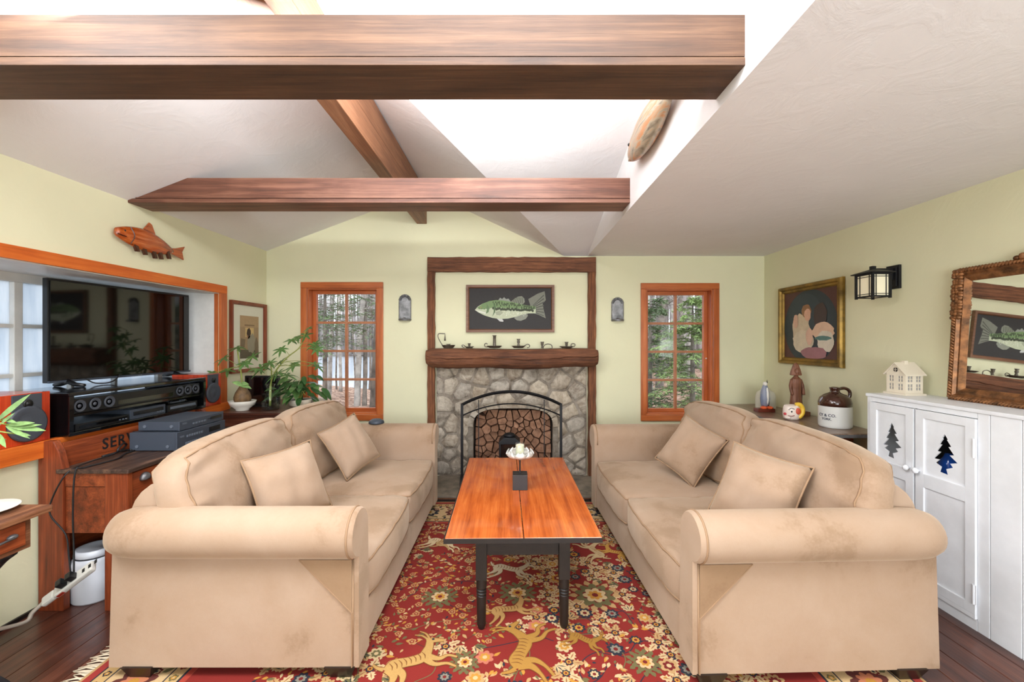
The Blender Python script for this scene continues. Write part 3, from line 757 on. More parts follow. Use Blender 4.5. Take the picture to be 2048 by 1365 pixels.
def sofa(label, s, loc, rz):
    t = thing('sofa', label, 'sofa', loc, (0, 0, rz), 'pair of facing tan sofas')
    S = lambda p: Vector((p.x*s, p.y, p.z))
    B = lambda mb, name, mat, par=None, **k: mb.map(S).build(name, mat, par or t, world=False, **k)
    # arms: rolled profile extruded from front to back, drawn in at the rear
    def prof(far):
        p = [(0.0, .046), (0.0, .482)]
        for i in range(19):
            a = math.radians(-102 - i*(264/18)); p.append((.02+.097*math.cos(a), .575+.097*math.sin(a)))
        p += [(.118, .53), (.124, .046)]
        return [(SL-y, z) for y, z in p] if far else p
    for far in (0, 1):
        pr = prof(far); n = len(pr); c = (SL-.03 if far else .03, .575)
        rows = []
        for xx, sc in ((0.0, .93), (.008, .985), (.022, 1.0), (.3, 1.0), (.6, 1.0), (.86, 1.0), (.92, .96), (.96, .82), (.99, .50)):
            rows.append([(xx, c[0]+(y-c[0])*(sc if z > .479 else 1), (c[1]+(z-c[1])*sc) if z > .479 else z) for y, z in pr])
        v = [q for rw in rows for q in rw]; m = MB()
        m.add(v, [tuple(range(n)), tuple(range(len(rows)*n-1, len(rows)*n-n-1, -1))] + [(i*n+j, i*n+(j+1) % n, i*n+n+(j+1) % n, i*n+n+j) for i in range(len(rows)-1) for j in range(n)])
        arm = B(m, 'arm', M['suede'], auto=42)
        # welt round the front panel of the arm
        pts = [(.022, y, z) for y, z in pr[1:-1]]
        B(MB().tube([(.024, (0.0 if not far else SL), .05)] + pts, .0045, 6), 'piping', M['pipe'], smooth=True)
        # sewn triangular gusset below the roll
        y = -.004 if not far else SL+.004
        g = MB().prism([(.026, .474), (.235, .474), (.026, .265)], 'y', y-.0015, y+.003)
        gz = B(g, 'gusset', M['suede_nap']); gz['label'] = 'darker triangular fabric gusset below the rolled arm'
        B(MB().tube([(.026, y-.001*(1-2*far), .05), (.026, y-.001*(1-2*far), .265), (.235, y-.001*(1-2*far), .474)], .003, 5), 'seam', M['pipe'])
    # frame: base rail, outer back with a rounded top
    B(MB().box(.012, SD-.01, .126, SL-.126, .046, .225), 'base_rail', M['suede'], bevel=.012)
    pb = [(.80, .22)]+[(.80+.165*math.sin(math.radians(q)), .60+.17*math.cos(math.radians(q))) for q in (0, 15, 30, 45, 60, 75, 90)]+[(.965, .046), (.88, .046)]
    B(MB().prism(pb, 'y', .06, SL-.06), 'back_frame', M['suede'], auto=40, bevel=.010)
    # seat cushions
    cl = (SL-.256)/2
    for i in (0, 1):
        m, lp = cushion(.80, cl-.004, .20, .22, 5+i+s*3)
        T = Matrix.Translation((.395, .128+cl*(i+.5), .315))
        c = B(m.xform(T), 'seat_cushion', M['suede'], smooth=True, weld=True)
        for tt in (.72, -.72):
            B(MB().tube([T @ p for p in lp(tt)], .0048, 6, closed=True), 'piping', M['pipe'], c, smooth=True) if False else None
        for tt in (.8, -.8):
            pth = [S(T @ p) for p in lp(tt)]
            q = MB().tube(pth, .0048, 6, closed=True); o = q.build('piping', M['pipe'], t, world=False, smooth=True)
            o.parent = c; o.location = Vector(o.location) - Vector(c.location)
    # back cushions, leaning on the frame
    for i in (0, 1):
        bl = SL/2-.05; m, lp = cushion(.50, bl+.03, .185, .36, 15+i+s*5, wr=.009, k=.8, ex=4.0)
        T = Matrix.Translation((.768, .05+bl*(i+.5), .645)) @ Matrix.Rotation(math.radians(-76), 4, 'Y') @ Matrix.Rotation(math.radians(2 if i else -2), 4, 'Z')
        c = B(m.xform(T), 'back_cushion', M['suede'], smooth=True, weld=True)
        for tt in (.82, -.82):
            q = MB().tube([S(T @ p) for p in lp(tt)], .0048, 6, closed=True); o = q.build('piping', M['pipe'], t, world=False, smooth=True)
            o.parent = c; o.location = Vector(o.location) - Vector(c.location)
    for (xx, yy) in ((.075, .05), (.875, .05), (.075, SL-.05), (.875, SL-.05)):
        v = []
        for z, w in ((0.0, .040), (.05, .060)):
            v += [(xx-w, yy-w, z), (xx+w, yy-w, z), (xx+w, yy+w, z), (xx-w, yy+w, z)]
        B(MB().add(v, [(0,3,2,1), (4,5,6,7), (0,1,5,4), (1,2,6,5), (2,3,7,6), (3,0,4,7)]), 'foot', M['foot'])
    return t
RUGZ = .010
sofa('tan suede rolled-arm sofa in front of the television bench', -1, (-.607, 1.703, RUGZ), 0)
sofa('tan suede rolled-arm sofa in front of the white cabinet', 1, (.699, 1.664, RUGZ), math.radians(1.9))

def pillow(label, c, w, h, th, yaw, tilt, roll, seed):
    """knife-edged cushion; local z is its normal"""
    r = random.Random(seed); ph = [r.uniform(0, 6) for _ in range(6)]; n = 18
    def P(u, v, s):
        e = max(0, (1-abs(u)**2.6)*(1-abs(v)**2.6))
        z = s*th/2*e**.55
        z += s*.006*e*math.sin(5*u+4*v+ph[0])*math.sin(6*v-3*u+ph[1]) + s*.004*e*math.sin(14*u*abs(v)+ph[2])
        return Vector((u*w/2*(1-.07*(1-v*v)), v*h/2*(1-.07*(1-u*u)), z))
    Mx = Matrix.Rotation(yaw, 4, 'Z') @ Matrix.Rotation(tilt, 4, 'Y') @ Matrix.Rotation(roll, 4, 'Z')
    t = thing('throw_pillow', label, 'pillow', c, group='tan throw pillows on the sofas')
    m = MB(); g = [-1+2*i/n for i in range(n+1)]; q = n+1
    for s in (1, -1):
        m.add([Mx @ P(a, b, s) for a in g for b in g], [(i*q+j, i*q+j+1, (i+1)*q+j+1, (i+1)*q+j) for i in range(n) for j in range(n)])
    m.build('cover', M['suede'], t, world=False, smooth=True, weld=True)
    gg = g[:-1]
    e = [P(a, -1, 0) for a in gg] + [P(1, a, 0) for a in gg] + [P(-a, 1, 0) for a in gg] + [P(-1, -a, 0) for a in gg]
    MB().tube([Mx @ p for p in e], .005, 6, closed=True).build('piping', M['pipe'], t, world=False, smooth=True)
R_ = math.radians
pillow('square tan pillow on the left sofa nearest the viewer', (-1.125, 2.17, .625), .37, .37, .15, R_(-30), R_(66), R_(4), 1)
pillow('tilted tan pillow at the far end of the left sofa', (-1.10, 2.93, .64), .36, .34, .14, R_(-30), R_(62), R_(16), 2)
pillow('tilted tan pillow at the far end of the right sofa', (1.17, 2.83, .635), .37, .34, .14, R_(180+38), R_(62), R_(-22), 3)
pillow('square tan pillow on the right sofa nearest the viewer', (1.17, 2.05, .635), .38, .37, .15, R_(180+36), R_(64), R_(-8), 4)

# ---------------------------------------------------------------- coffee table
ct = thing('coffee_table', 'low wooden coffee table with orange plank top and worn black legs', 'coffee table', (.042, 2.54, RUGZ), (0, 0, R_(.9)))
tl, tw, tz = 1.298, .694, .475
for s in (-1, 1):
    m = MB().box(min(s*.0015, s*tw/2), max(s*.0015, s*tw/2), -tl/2, tl/2, tz-.020, tz)
    m.build('top_board', M['table_top'], ct, world=False, bevel=.004)
m = MB()
for q in ((-tw/2, tw/2, -tl/2-.0005, -tl/2+.012), (-tw/2, tw/2, tl/2-.012, tl/2+.0005)): m.box(*q, tz-.026, tz-.0035)
for s in (-1, 1): m.box(s*tw/2-.006, s*tw/2+.0008, -tl/2, tl/2, tz-.026, tz-.0035)
m.build('painted_edge', M['black_paint'], ct, world=False)
lx0, ly0 = .193, .53
for sx in (-1, 1):
    for sy in (-1, 1):
        x0, y0 = sx*lx0, sy*ly0; h = .025
        m = MB().box(x0-h, x0+h, y0-h, y0+h, .235, tz-.024)
        m.lathe([(.014, 0), (.018, .01), (.0205, .02), (.0225, .14), (.0225, .155), (.019, .158), (.0235, .163), (.0235, .168), (.019, .172), (.0235, .177), (.0235, .182), (.019, .186), (.0245, .192), (.0245, .235)], (x0, y0, 0), 16)
        m.build('leg', M['black_paint'], ct, world=False, auto=35)
for sy in (-1, 1): MB().box(-lx0+.026, lx0-.026, sy*ly0-.011, sy*ly0+.011, .345, tz-.024).build('apron', M['black_paint'], ct, world=False)
for sx in (-1, 1): MB().box(sx*lx0-.011, sx*lx0+.011, -ly0+.026, ly0-.026, .345, tz-.024).build('apron', M['black_paint'], ct, world=False)
# candle holder on the table
TZ = RUGZ+tz
cx, cy = X(1040, 2.51), 2.53
ch = thing('lotus_candle_holder', 'silver lotus-petal candle holder on a black block on the coffee table', 'candle holder', (cx, cy, TZ))
MB().box(cx-.043, cx+.043, cy-.043, cy+.043, TZ, TZ+.088).build('block_base', plain('black_stone', (38, 35, 36), .45, var=.15), ch, bevel=.002)
MB().lathe([(.012, 0), (.006, .004), (.0045, .01), (.0045, .09)], (cx, cy, TZ+.088), 10).build('rod', M['black_iron'], ch)
zc = TZ+.172
for k in range(7):
    a = 2*PI*k/7+.25; n = 7; v = []
    for i in range(n+1):
        t_ = i/n; rr = .012+.074*math.sin(min(1, t_*1.15)*PI/2)-(.012*max(0, t_-.7)/.3); zz = .0+.046*t_**1.8
        wd = .034*math.sin(PI*(.12+.80*t_))**.8
        for j in (-1, -.5, 0, .5, 1):
            cup = .010*(j*j)
            q = Vector((rr-cup*.4, j*wd, zz+cup)); q.rotate(Matrix.Rotation(a, 3, 'Z')); v.append((cx+q.x, cy+q.y, zc+q.z))
    m = MB().add(v, [(i*5+j, i*5+j+1, i*5+5+j+1, i*5+5+j) for i in range(n) for j in range(4)])
    p = m.build('petal', M['silver'], ch, smooth=True); sd = p.modifiers.new('solid', 'SOLIDIFY'); sd.thickness = .006
MB().lathe([(.022, .018), (.027, .022), (.027, .092), (.0255, .092), (.0255, .026), (.001, .024)], (cx, cy, zc), 24).build('glass_cup', M['vase_glass'], ch, smooth=True)
cd_ = MB().lathe([(.0245, .0265), (.0245, .080), (.021, .084), (.001, .082)], (cx, cy, zc), 24).build('pillar_candle', M['candle'], auto=40)
tag(cd_, 'short ivory candle inside the glass cup of the silver lotus holder', 'candle')
# ---------------------------------------------------------------- television bay
def rect_mb(c, ux, uy, nrm, w, h, d):
    """box of size w x h x d spanned by unit vectors around centre c"""
    c, ux, uy, nrm = Vector(c), Vector(ux), Vector(uy), Vector(nrm)
    Mx = Matrix((( ux.x, uy.x, nrm.x, c.x), (ux.y, uy.y, nrm.y, c.y), (ux.z, uy.z, nrm.z, c.z), (0,0,0,1)))
    return MB().box(-w/2, w/2, -h/2, h/2, -d/2, d/2).xform(Mx)
CZ = BZ0+.013
a = Vector((-2.648, 2.455, 0)); b = Vector((-2.557, 3.41, 0)); ux = (b-a).normalized(); nr = Vector((ux.y, -ux.x, 0)); mid = (a+b)/2
tz0, tz1 = 1.107, 1.713; tw_ = (b-a).length
tv = thing('television', 'large flat black television standing in the orange-trimmed bay', 'television', (mid.x, mid.y, 1.08))
up = Vector((0, 0, 1)); c0 = Vector((mid.x, mid.y, (tz0+tz1)/2))
rect_mb(c0-nr*.022, ux, up, nr, tw_, tz1-tz0, .034).build('housing', M['black_plastic'], tv, bevel=.004)
rect_mb(c0+nr*.0, ux, up, nr, tw_-.018, tz1-tz0-.030, .006).build('screen', M['screen'], tv)
rect_mb(c0-up*((tz1-tz0)/2-.006)+nr*.001, ux, up, nr, tw_, .012, .014).build('lower_bezel', M['amp'], tv)
rect_mb(c0-up*((tz1-tz0)/2-.006)+nr*.009+ux*.06, ux, up, nr, .03, .005, .001).build('badge', M['tin'], tv)
for q in ((-.38), (.34)):
    pc = c0+ux*q; m = MB()
    m.tube([pc-up*(.30), pc-up*.318+nr*.05, Vector((pc.x, pc.y, 1.088))+nr*.11], [.016, .013, .010], 8)
    m.tube([pc-up*(.30), pc-up*.318-nr*.05, Vector((pc.x, pc.y, 1.088))-nr*.09], [.016, .013, .010], 8)
    m.build('stand_foot', M['black_plastic'], tv, smooth=True)
cs = thing('media_console', 'long black two-shelf media console under the television', 'console', (-2.5, 2.73, CZ))
x0, x1, y0, y1, z1 = -2.74, -2.30, 2.235, 3.23, 1.078
MB().box(x0, x1, y0, y1, z1-.018, z1).build('top_panel', M['black_gloss'], cs, bevel=.003)
MB().box(x0, x1, y0, y1, CZ, CZ+.020).build('bottom_panel', M['black_gloss'], cs, bevel=.003)
zm = CZ+.105
MB().box(x0, x1-.01, y0+.02, y1-.02, zm-.007, zm+.007).build('shelf', M['black_gloss'], cs)
for yy in (y0, y1-.022): MB().box(x0, x1, yy, yy+.022, CZ+.020, z1-.018).build('side_panel', M['black_gloss'], cs)
# soundbar in the upper bay
sb = thing('soundbar', 'long black soundbar with round drivers in the upper console shelf', 'soundbar', (-2.37, 2.73, zm+.007))
MB().box(-2.42, -2.318, y0+.04, y1-.04, zm+.0075, zm+.085).build('body', M['black_plastic'], sb, bevel=.004)
MB().box(-2.3185, -2.3165, 2.53, 2.94, zm+.02, zm+.045).build('display_strip', M['black_gloss'], sb)
for yy in (2.305, 2.39, 2.475, 3.00, 3.075, 3.15):
    MB().lathe([(.033, 0), (.033, .006), (.028, .006), (.012, -.004), (.010, .002), (.001, .006)], (-2.318, yy, zm+.046), 20, axis='x').build('driver', M['cone'], sb, smooth=True)
def av_box(name, label, x0, x1, y0, y1, z0, z1, m1, m2):
    t = thing(name, label, 'media player', ((x0+x1)/2, (y0+y1)/2, z0))
    MB().box(x0, x1, y0, y1, z0, z1).build('case', m1, t, bevel=.002)
    MB().box(x1-.001, x1+.003, y0+.02, y1-.02, z0+.35*(z1-z0), z0+.75*(z1-z0)).build('front_strip', m2, t)
    for k in range(3): MB().box(x1-.001, x1+.004, y1-.03-.02*k, y1-.018-.02*k, z0+.012, z0+.018).build('button', M['button'], t)
    return t
zl = CZ+.0205
av_box('disc_player', 'slim black disc player at the left of the lower console shelf', -2.62, -2.315, 2.28, 2.60, zl, zl+.036, M['black_plastic'], M['black_gloss'])
av_box('set_top_box', 'thick grey cable box in the middle of the lower console shelf', -2.62, -2.325, 2.62, 2.885, zl, zl+.058, M['amp'], M['amp_dark'])
av_box('disc_player', 'black video player at the right of the lower console shelf', -2.62, -2.32, 2.90, 3.17, zl, zl+.042, M['black_plastic'], M['button'])
av_box('remote_receiver', 'thin black receiver box on top of the right video player', -2.60, -2.36, 2.95, 3.12, zl+.0425, zl+.058, M['black_gloss'], M['button'])
# speakers
def speaker(label, x1, ya, yb, h):
    t = thing('loudspeaker', label, 'speaker', (x1-.12, (ya+yb)/2, CZ), group='pair of red speakers beside the console')
    z0 = CZ; MB().box(x1-.24, x1, ya, yb, z0, z0+h).build('cabinet', M['cherry'], t, bevel=.003)
    yc = (ya+yb)/2; w = yb-ya
    o = MB().prism([(yc-w*.30, z0+h-.004), (yc+w*.30, z0+h-.004), (yc+w*.30, z0+h*.40), (yc-w*.30, z0+h*.40)], 'x', x1, x1+.006).build('baffle', M['baffle'], t, bevel=.002)
    r = w*.40
    MB().lathe([(r, 0), (r, .010), (r*.9, .014), (r*.55, .004), (r*.32, .006), (r*.001+.0005, .012)], (x1+.001, yc, z0+h*.40), 28, axis='x').build('woofer', M['cone'], t, smooth=True)
    MB().lathe([(.020, 0), (.020, .008), (.012, .004), (.009, .008), (.0005, .012)], (x1+.004, yc, z0+h*.80), 18, axis='x').build('tweeter', M['black_plastic'], t, smooth=True)
speaker('cherry red loudspeaker with round woofer at the left end of the console', -2.352, 1.975, 2.19, .245)
speaker('cherry red loudspeaker squeezed in at the right end of the console', -2.325, 3.243, 3.435, .245)
# ---------------------------------------------------------------- service bench with the hi-fi
bn = thing('service_bench', 'old red-brown wooden counter bench with stencilled back board', 'bench', (-2.13, 2.68, 0))
bx0, bx1, by0, by1, bz = -2.345, -1.92, 2.15, 3.20, .71
MB().box(bx0+.075, bx1+.012, by0-.012, by1+.012, bz-.022, bz).build('counter_top', M['bench_top'], bn, bevel=.005)
v = []
for yy in (by0-.005, by1-.03):
    m = MB().prism([(bx0-.02, 0), (bx0+.105, 0), (bx0+.105, bz), (bx0+.085, bz+.08), (bx0+.055, .848), (bx0-.005, .848), (bx0-.02, .80)], 'y', yy, yy+.035)
    m.build('end_post', M['bench'], bn, bevel=.004)
    MB().box(bx1-.115, bx1, yy+.002, yy+.033, 0, bz-.022).build('corner_post', M['bench'], bn, bevel=.004)
    MB().box(bx0+.106, bx1-.116, yy+.008, yy+.026, .62, bz-.022).build('end_rail', M['bench_y'], bn, bevel=.003)
    MB().box(bx0+.106, bx1-.116, yy+.012, yy+.026, .385, .618).build('end_panel', M['bench_y'], bn, bevel=.003)
MB().box(bx0+.045, bx0+.068, by0+.032, by1-.032, bz-.02, .832).build('back_board', M['bench_y'], bn, bevel=.003)
MB().box(bx0+.0, bx0+.02, by0+.032, by1-.032, .05, bz-.03).build('rear_panel', M['bench_y'], bn)
MB().box(bx1-.02, bx1-.004, by0+.032, by1-.032, .30, bz-.03).build('front_panel', M['bench_y'], bn)
MB().box(bx1-.02, bx1-.004, by0+.032, by1-.032, .05, .295).build('front_panel', M['bench_y'], bn)
tm = text_mb('SERV', .085, .0008, 1.15)
Mx = Matrix(((0,0,1,bx0+.0685), (1,0,0,2.49), (0,1,0,.772), (0,0,0,1)))
tm.xform(Mx).build('stencil_lettering', M['ink'], bn)
for (zz) in (.20, .15, .10): MB().lathe([(.009, 0), (.007, .006), (.001, .008)], (bx1-.06, by0+.0, zz*1.0+.07), 10, axis='y').map(lambda p: Vector((p.x, 2*(by0-.003)-p.y, p.z))).build('nail_head', M['iron'], bn)
m = MB().lathe([(.030, 0), (.028, .012), (.018, .022), (.001, .026)], (0, 0, 0), 16).map(lambda p: Vector((bx1-.004+p.z, by0+.10+p.x, .635+max(p.y, -.008))))
m.build('bin_pull', M['tin'], bn, smooth=True)
def hifi(label, x0, x1, y0, y1, z0, z1, upper):
    t = thing('stereo_receiver' if not upper else 'stereo_tuner', label, 'stereo', ((x0+x1)/2, (y0+y1)/2, z0))
    MB().box(x0, x1-.012, y0, y1, z0+.004, z1).build('case', M['amp'], t, bevel=.002)
    MB().box(x1-.012, x1, y0-.004, y1+.004, z0+.002, z1+.001).build('front_panel', M['amp'], t, bevel=.003)
    for k in (.16, .80): MB().lathe([(.009, -.004), (.009, 0), (.005, .001), (.0005, -.002)], (x0+(x1-x0)*k, y0-.001, z0+.028), 12, axis='y').build('screw', M['button'], t)
    for q in ((x0+.03, y0+.03), (x0+.03, y1-.03), (x1-.04, y0+.03), (x1-.04, y1-.03)): MB().box(q[0]-.01, q[0]+.01, q[1]-.01, q[1]+.01, z0-.0, z0+.006).build('pad', M['black_plastic'], t)
    h = z1-z0
    if upper:
        MB().box(x1-.002, x1+.003, y1-.12, y1-.02, z0+h*.45, z0+h*.75).build('display_window', M['amp_dark'], t)
        for k in range(5): MB().box(x1-.002, x1+.004, y0+.10+k*.024, y0+.115+k*.024, z0+h*.40, z0+h*.58).build('button', M['button'], t, bevel=.001)
        MB().box(x1-.002, x1+.002, y0+.23, y0+.29, z0+h*.55, z0+h*.62).build('slot', M['amp_dark'], t)
    else:
        MB().box(x1-.002, x1+.003, y1-.15, y1-.05, z0+h*.55, z0+h*.82).build('display_window', M['amp_dark'], t)
        for k in range(7): MB().box(x1-.002, x1+.004, y0+.07+k*.020, y0+.083+k*.020, z0+h*.62, z0+h*.74).build('button', M['button'], t, bevel=.001)
        for k in range(10): MB().box(x1-.002, x1+.004, y0+.06+k*.017, y0+.072+k*.017, z0+h*.24, z0+h*.36).build('button', M['button'], t, bevel=.001)
        for k in range(4): MB().lathe([(.011, 0), (.010, .012), (.0005, .013)], (x1, y1-.15+k*.035, z0+h*.30), 12, axis='x').build('knob', M['amp'], t, smooth=True)
    tx = text_mb('NAD', .016, .0004); tx.xform(Matrix(((0,0,1,x1+.0006), (1,0,0,y0+.035), (0,1,0,z0+h*.72), (0,0,0,1)))).build('badge', M['button'], t)
hifi('large grey stereo receiver at the bottom of the stack on the bench', -2.215, -1.937, 2.49, 2.90, bz, bz+.108, False)
hifi('slimmer grey tuner stacked on top of the receiver', -2.19, -1.945, 2.52, 2.895, bz+.110, bz+.165, True)
def cable(name, label, pts, r, mat, cat='cable', n=6):
    o = MB().tube(smooth_path(pts, 5), r, n).build(name, mat, smooth=True); return tag(o, label, cat)
cable('power_cable', 'black cable trailing from the receiver across the bench top', [(-2.10, 2.91, .74), (-2.19, 2.75, .72), (-2.18, 2.45, .717), (-2.12, 2.30, .717), (-2.15, 2.16, .714), (-2.162, 2.128, .70), (-2.165, 2.12, .5), (-2.16, 2.12, .32), (-2.14, 2.10, .21)], .004, M['cable'])
cable('power_cable', 'thin black cable looping down beside the bench end post', [(-2.22, 2.40, .718), (-2.20, 2.20, .717), (-2.205, 2.125, .69), (-2.25, 2.105, .58), (-2.255, 2.10, .50), (-2.19, 2.11, .40), (-2.17, 2.105, .30), (-2.155, 2.10, .21)], .0035, M['cable'])
cable('power_cable', 'knotted black cable heap beside the stencilled back board', [(-2.25, 2.36, .716), (-2.23, 2.44, .722), (-2.26, 2.52, .74), (-2.235, 2.47, .76), (-2.22, 2.42, .73), (-2.24, 2.50, .716), (-2.20, 2.485, .72)], .0055, M['cable'])
cable('tv_cable', 'black cable hanging below the television screen', [(-2.60, 2.62, 1.12), (-2.58, 2.66, 1.09), (-2.56, 2.72, 1.085), (-2.58, 2.80, 1.10), (-2.61, 2.86, 1.13)], .004, M['cable'])
# crock and power strip
ck = thing('enamel_crock', 'white enamel pot standing in the open end of the bench', 'pot', (-2.205, 2.275, 0))
MB().lathe([(.088, 0), (.095, .01), (.098, .20), (.09, .215), (.085, .225), (.082, .225), (.085, .21), (.08, .02), (.001, .015)], (-2.205, 2.275, 0), 28).build('pot_body', M['crock'], ck, smooth=True)
MB().lathe([(.078, .228), (.085, .235), (.082, .262), (.074, .266), (.070, .262), (.001, .255)], (-2.205, 2.275, 0), 28).build('lid', M['crock'], ck, smooth=True)
ps = thing('power_strip', 'beige power strip propped against the white pot', 'power strip', (-2.16, 2.06, .10))
a = Vector((-2.185, 2.06, .140)); b = Vector((-2.045, 2.105, .252)); ax = (b-a).normalized(); sd = ax.cross(Vector((0, -.6, .8))).normalized(); nn = sd.cross(ax)
rect_mb((a+b)/2, ax, sd, nn, (b-a).length, .055, .026).build('body', M['strip'], ps, bevel=.008)
rect_mb(a-ax*.03, ax, sd, nn, .06, .048, .024).build('cord_end', M['strip'], ps, bevel=.009)
rect_mb(a+ax*.025+sd*.0265, ax, nn, sd, .03, .014, .006).build('switch', M['red_switch'], ps)
for k in range(2):
    rect_mb(a+ax*(.055+.045*k)+nn*.030, ax, sd, nn, .028, .034, .034).build('plug', M['black_plastic'], ps, bevel=.004)
for k in range(3): rect_mb(a+ax*(.145+.03*k)+nn*.0135, ax, sd, nn, .012, .02, .002).build('socket', M['cable'], ps)
e = a-ax*.058
cable('extension_cord', 'beige extension cord sagging from the power strip towards the left wall', [e, e+Vector((-.02, -.03, -.03)), (-2.25, 1.99, .05), (-2.27, 1.9, .075), (-2.29, 1.8, .12), (-2.32, 1.7, .18)], .009, M['cord'], 'cord')

# ---------------------------------------------------------------- iron-legged side desk at the left edge
dk = thing('school_desk', 'small wooden desk with drawer and curled cast-iron legs at the left edge', 'desk', (-2.08, 1.3, 0))
dz, dx1, dy1 = .705, -1.80, 1.70
MB().prism([(-2.36, .85), (dx1, .85), (dx1, dy1-.015), (dx1-.015, dy1), (-2.36, dy1)], 'z', dz-.022, dz).build('desk_top', M['desk'], dk, bevel=.005)
MB().box(-2.33, dx1-.035, .90, dy1-.06, .565, dz-.022).build('case', M['desk'], dk, bevel=.003)
drw = MB().box(dx1-.036, dx1-.026, 1.37, dy1-.085, .585, dz-.032).build('drawer_front', M['bench_y'], dk, bevel=.002)
MB().box(dx1-.036, dx1-.026, .95, 1.345, .585, dz-.032).build('drawer_front', M['bench_y'], dk, bevel=.002)
m = MB()
for yy in (1.445, 1.565): m.ball((dx1-.018, yy, .635), .012, .018, .010, 10, 6)
m.tube([(dx1-.008, 1.445, .634), (dx1-.006, 1.505, .630), (dx1-.008, 1.565, .634)], .0045, 8); m.build('pull', M['tin'], drw, smooth=True)
def iron(pts, w, nm='leg'):
    MB().tube(smooth_path(pts, 6), w, 8, flat=1.5, up=(0, 1, 0)).build(nm, M['iron'], dk, smooth=True)
for yy in (1.60, 1.0):
    iron([(-1.86, yy, .56), (-1.90, yy, .53), (-1.96, yy, .47), (-2.03, yy, .435), (-2.10, yy, .44), (-2.13, yy, .48), (-2.11, yy, .54), (-2.09, yy, .562)], [.012]*43 if False else .013, 'bracket')
    iron([(-2.04, yy, .43), (-2.06, yy, .385), (-2.045, yy, .34), (-2.035, yy, .26), (-2.02, yy, .17), (-1.965, yy, .10), (-1.90, yy, .062), (-1.875, yy, .034), (-1.885, yy, .012)], .017)
    iron([(-2.06, yy, .20), (-2.12, yy, .13), (-2.20, yy, .08), (-2.26, yy, .045), (-2.27, yy, .012)], .015)
    iron([(-2.03, yy, .19), (-2.02, yy, .12), (-1.98, yy, .085)], .009, 'web')
    MB().box(-1.93, -1.855, yy-.022, yy+.022, 0, .012).build('foot_pad', M['iron'], dk, bevel=.003)
MB().tube([(-2.04, 1.0, .26), (-2.04, 1.60, .26)], .012, 8).build('stretcher', M['iron'], dk)
pl = MB().lathe([(.001, .004), (.06, .004), (.065, .0), (.07, .004), (.105, .016), (.108, .018), (.105, .020), (.068, .009), (.001, .008)], (-1.985, 1.60, dz), 36, sx=1.0).build('plate', M['white_ceramic'], smooth=True)
tag(pl, 'shallow cream dish on the small wooden desk at the left edge', 'plate')

# ---------------------------------------------------------------- plants and the dark chest in the back corner
def leaflet(m, base, dirv, nrm, L, W, droop=.25, n=5):
    """pointed leaf from base along dirv"""
    d = Vector(dirv).normalized(); nv = Vector(nrm); sdv = d.cross(nv)
    sdv = sdv.normalized() if sdv.length > 1e-5 else d.orthogonal().normalized(); nv = sdv.cross(d)
    v = []
    for i in range(n+1):
        t = i/n; w = W/2*math.sin(PI*min(1, .06+t*.94))**.75*(1-.25*t)
        if i == n: w = .0003
        p = Vector(base)+d*(L*t)+Vector((0, 0, -1))*(droop*L*t*t)
        v += [p-sdv*w+nv*w*.25, p, p+sdv*w+nv*w*.25]
    m.add(v, [f for i in range(n) for f in ((i*3, i*3+1, i*3+4, i*3+3), (i*3+1, i*3+2, i*3+5, i*3+4))])
def palmate(t, c, axis, k, L, W, mat, r, spread_=2*PI):
    """one umbrella leaf: k leaflets round the tip of a stalk"""
    axis = Vector(axis).normalized(); u = axis.orthogonal().normalized(); w = axis.cross(u); m = MB()
    a0 = r.uniform(0, 6)
    for i in range(k):
        a = a0+spread_*i/k; d = (u*math.cos(a)+w*math.sin(a))+axis*.15
        leaflet(m, c, d, axis, L*r.uniform(.8, 1.1), W, r.uniform(.15, .45))
    return m.build('leaf', mat, t, smooth=True)
cst = thing('corner_chest', 'dark panelled wooden chest in the back left corner under the plants', 'chest', (-2.08, 3.75, 0))
cx0, cx1, cy0, cy1, cz = XL+.006, -1.79, 3.37, YB-.024, .788
MB().box(cx0, cx1+.015, cy0-.015, cy1, cz-.022, cz).build('top_board', M['chest'], cst, bevel=.005)
MB().box(cx0, cx1+.006, cy0-.006, cy1, cz-.040, cz-.022).build('moulding', M['chest'], cst, bevel=.006)
MB().box(cx0, cx1-.012, cy0+.012, cy1, .04, cz-.04).build('carcass', M['chest'], cst)
for q in ((cx0, cx0+.06), (cx1-.06, cx1)): MB().box(q[0], q[1], cy0, cy0+.012, 0, cz-.04).build('stile', M['chest'], cst, bevel=.002)
for q in ((.0, .09), (.38, .44), (cz-.11, cz-.04)): MB().box(cx0+.06, cx1-.06, cy0+.001, cy0+.012, q[0], q[1]).build('rail', M['chest'], cst, bevel=.002)
for q in ((cy0, cy0+.06), (cy1-.06, cy1)): MB().box(cx1-.012, cx1, q[0]+.0125, q[1], 0, cz-.04).build('stile', M['chest'], cst, bevel=.002)
for q in ((.0, .09), (.30, .35), (.52, .57), (cz-.08, cz-.04)): MB().box(cx1-.012, cx1-.001, cy0+.06, cy1-.06, q[0], q[1]).build('rail', M['chest'], cst, bevel=.002)
for q in ((.10, .29), (.36, .51), (.58, .70)): MB().box(cx1-.012, cx1-.004, cy0+.07, cy1-.07, q[0], q[1]).build('drawer_front', M['chest'], cst, bevel=.004)
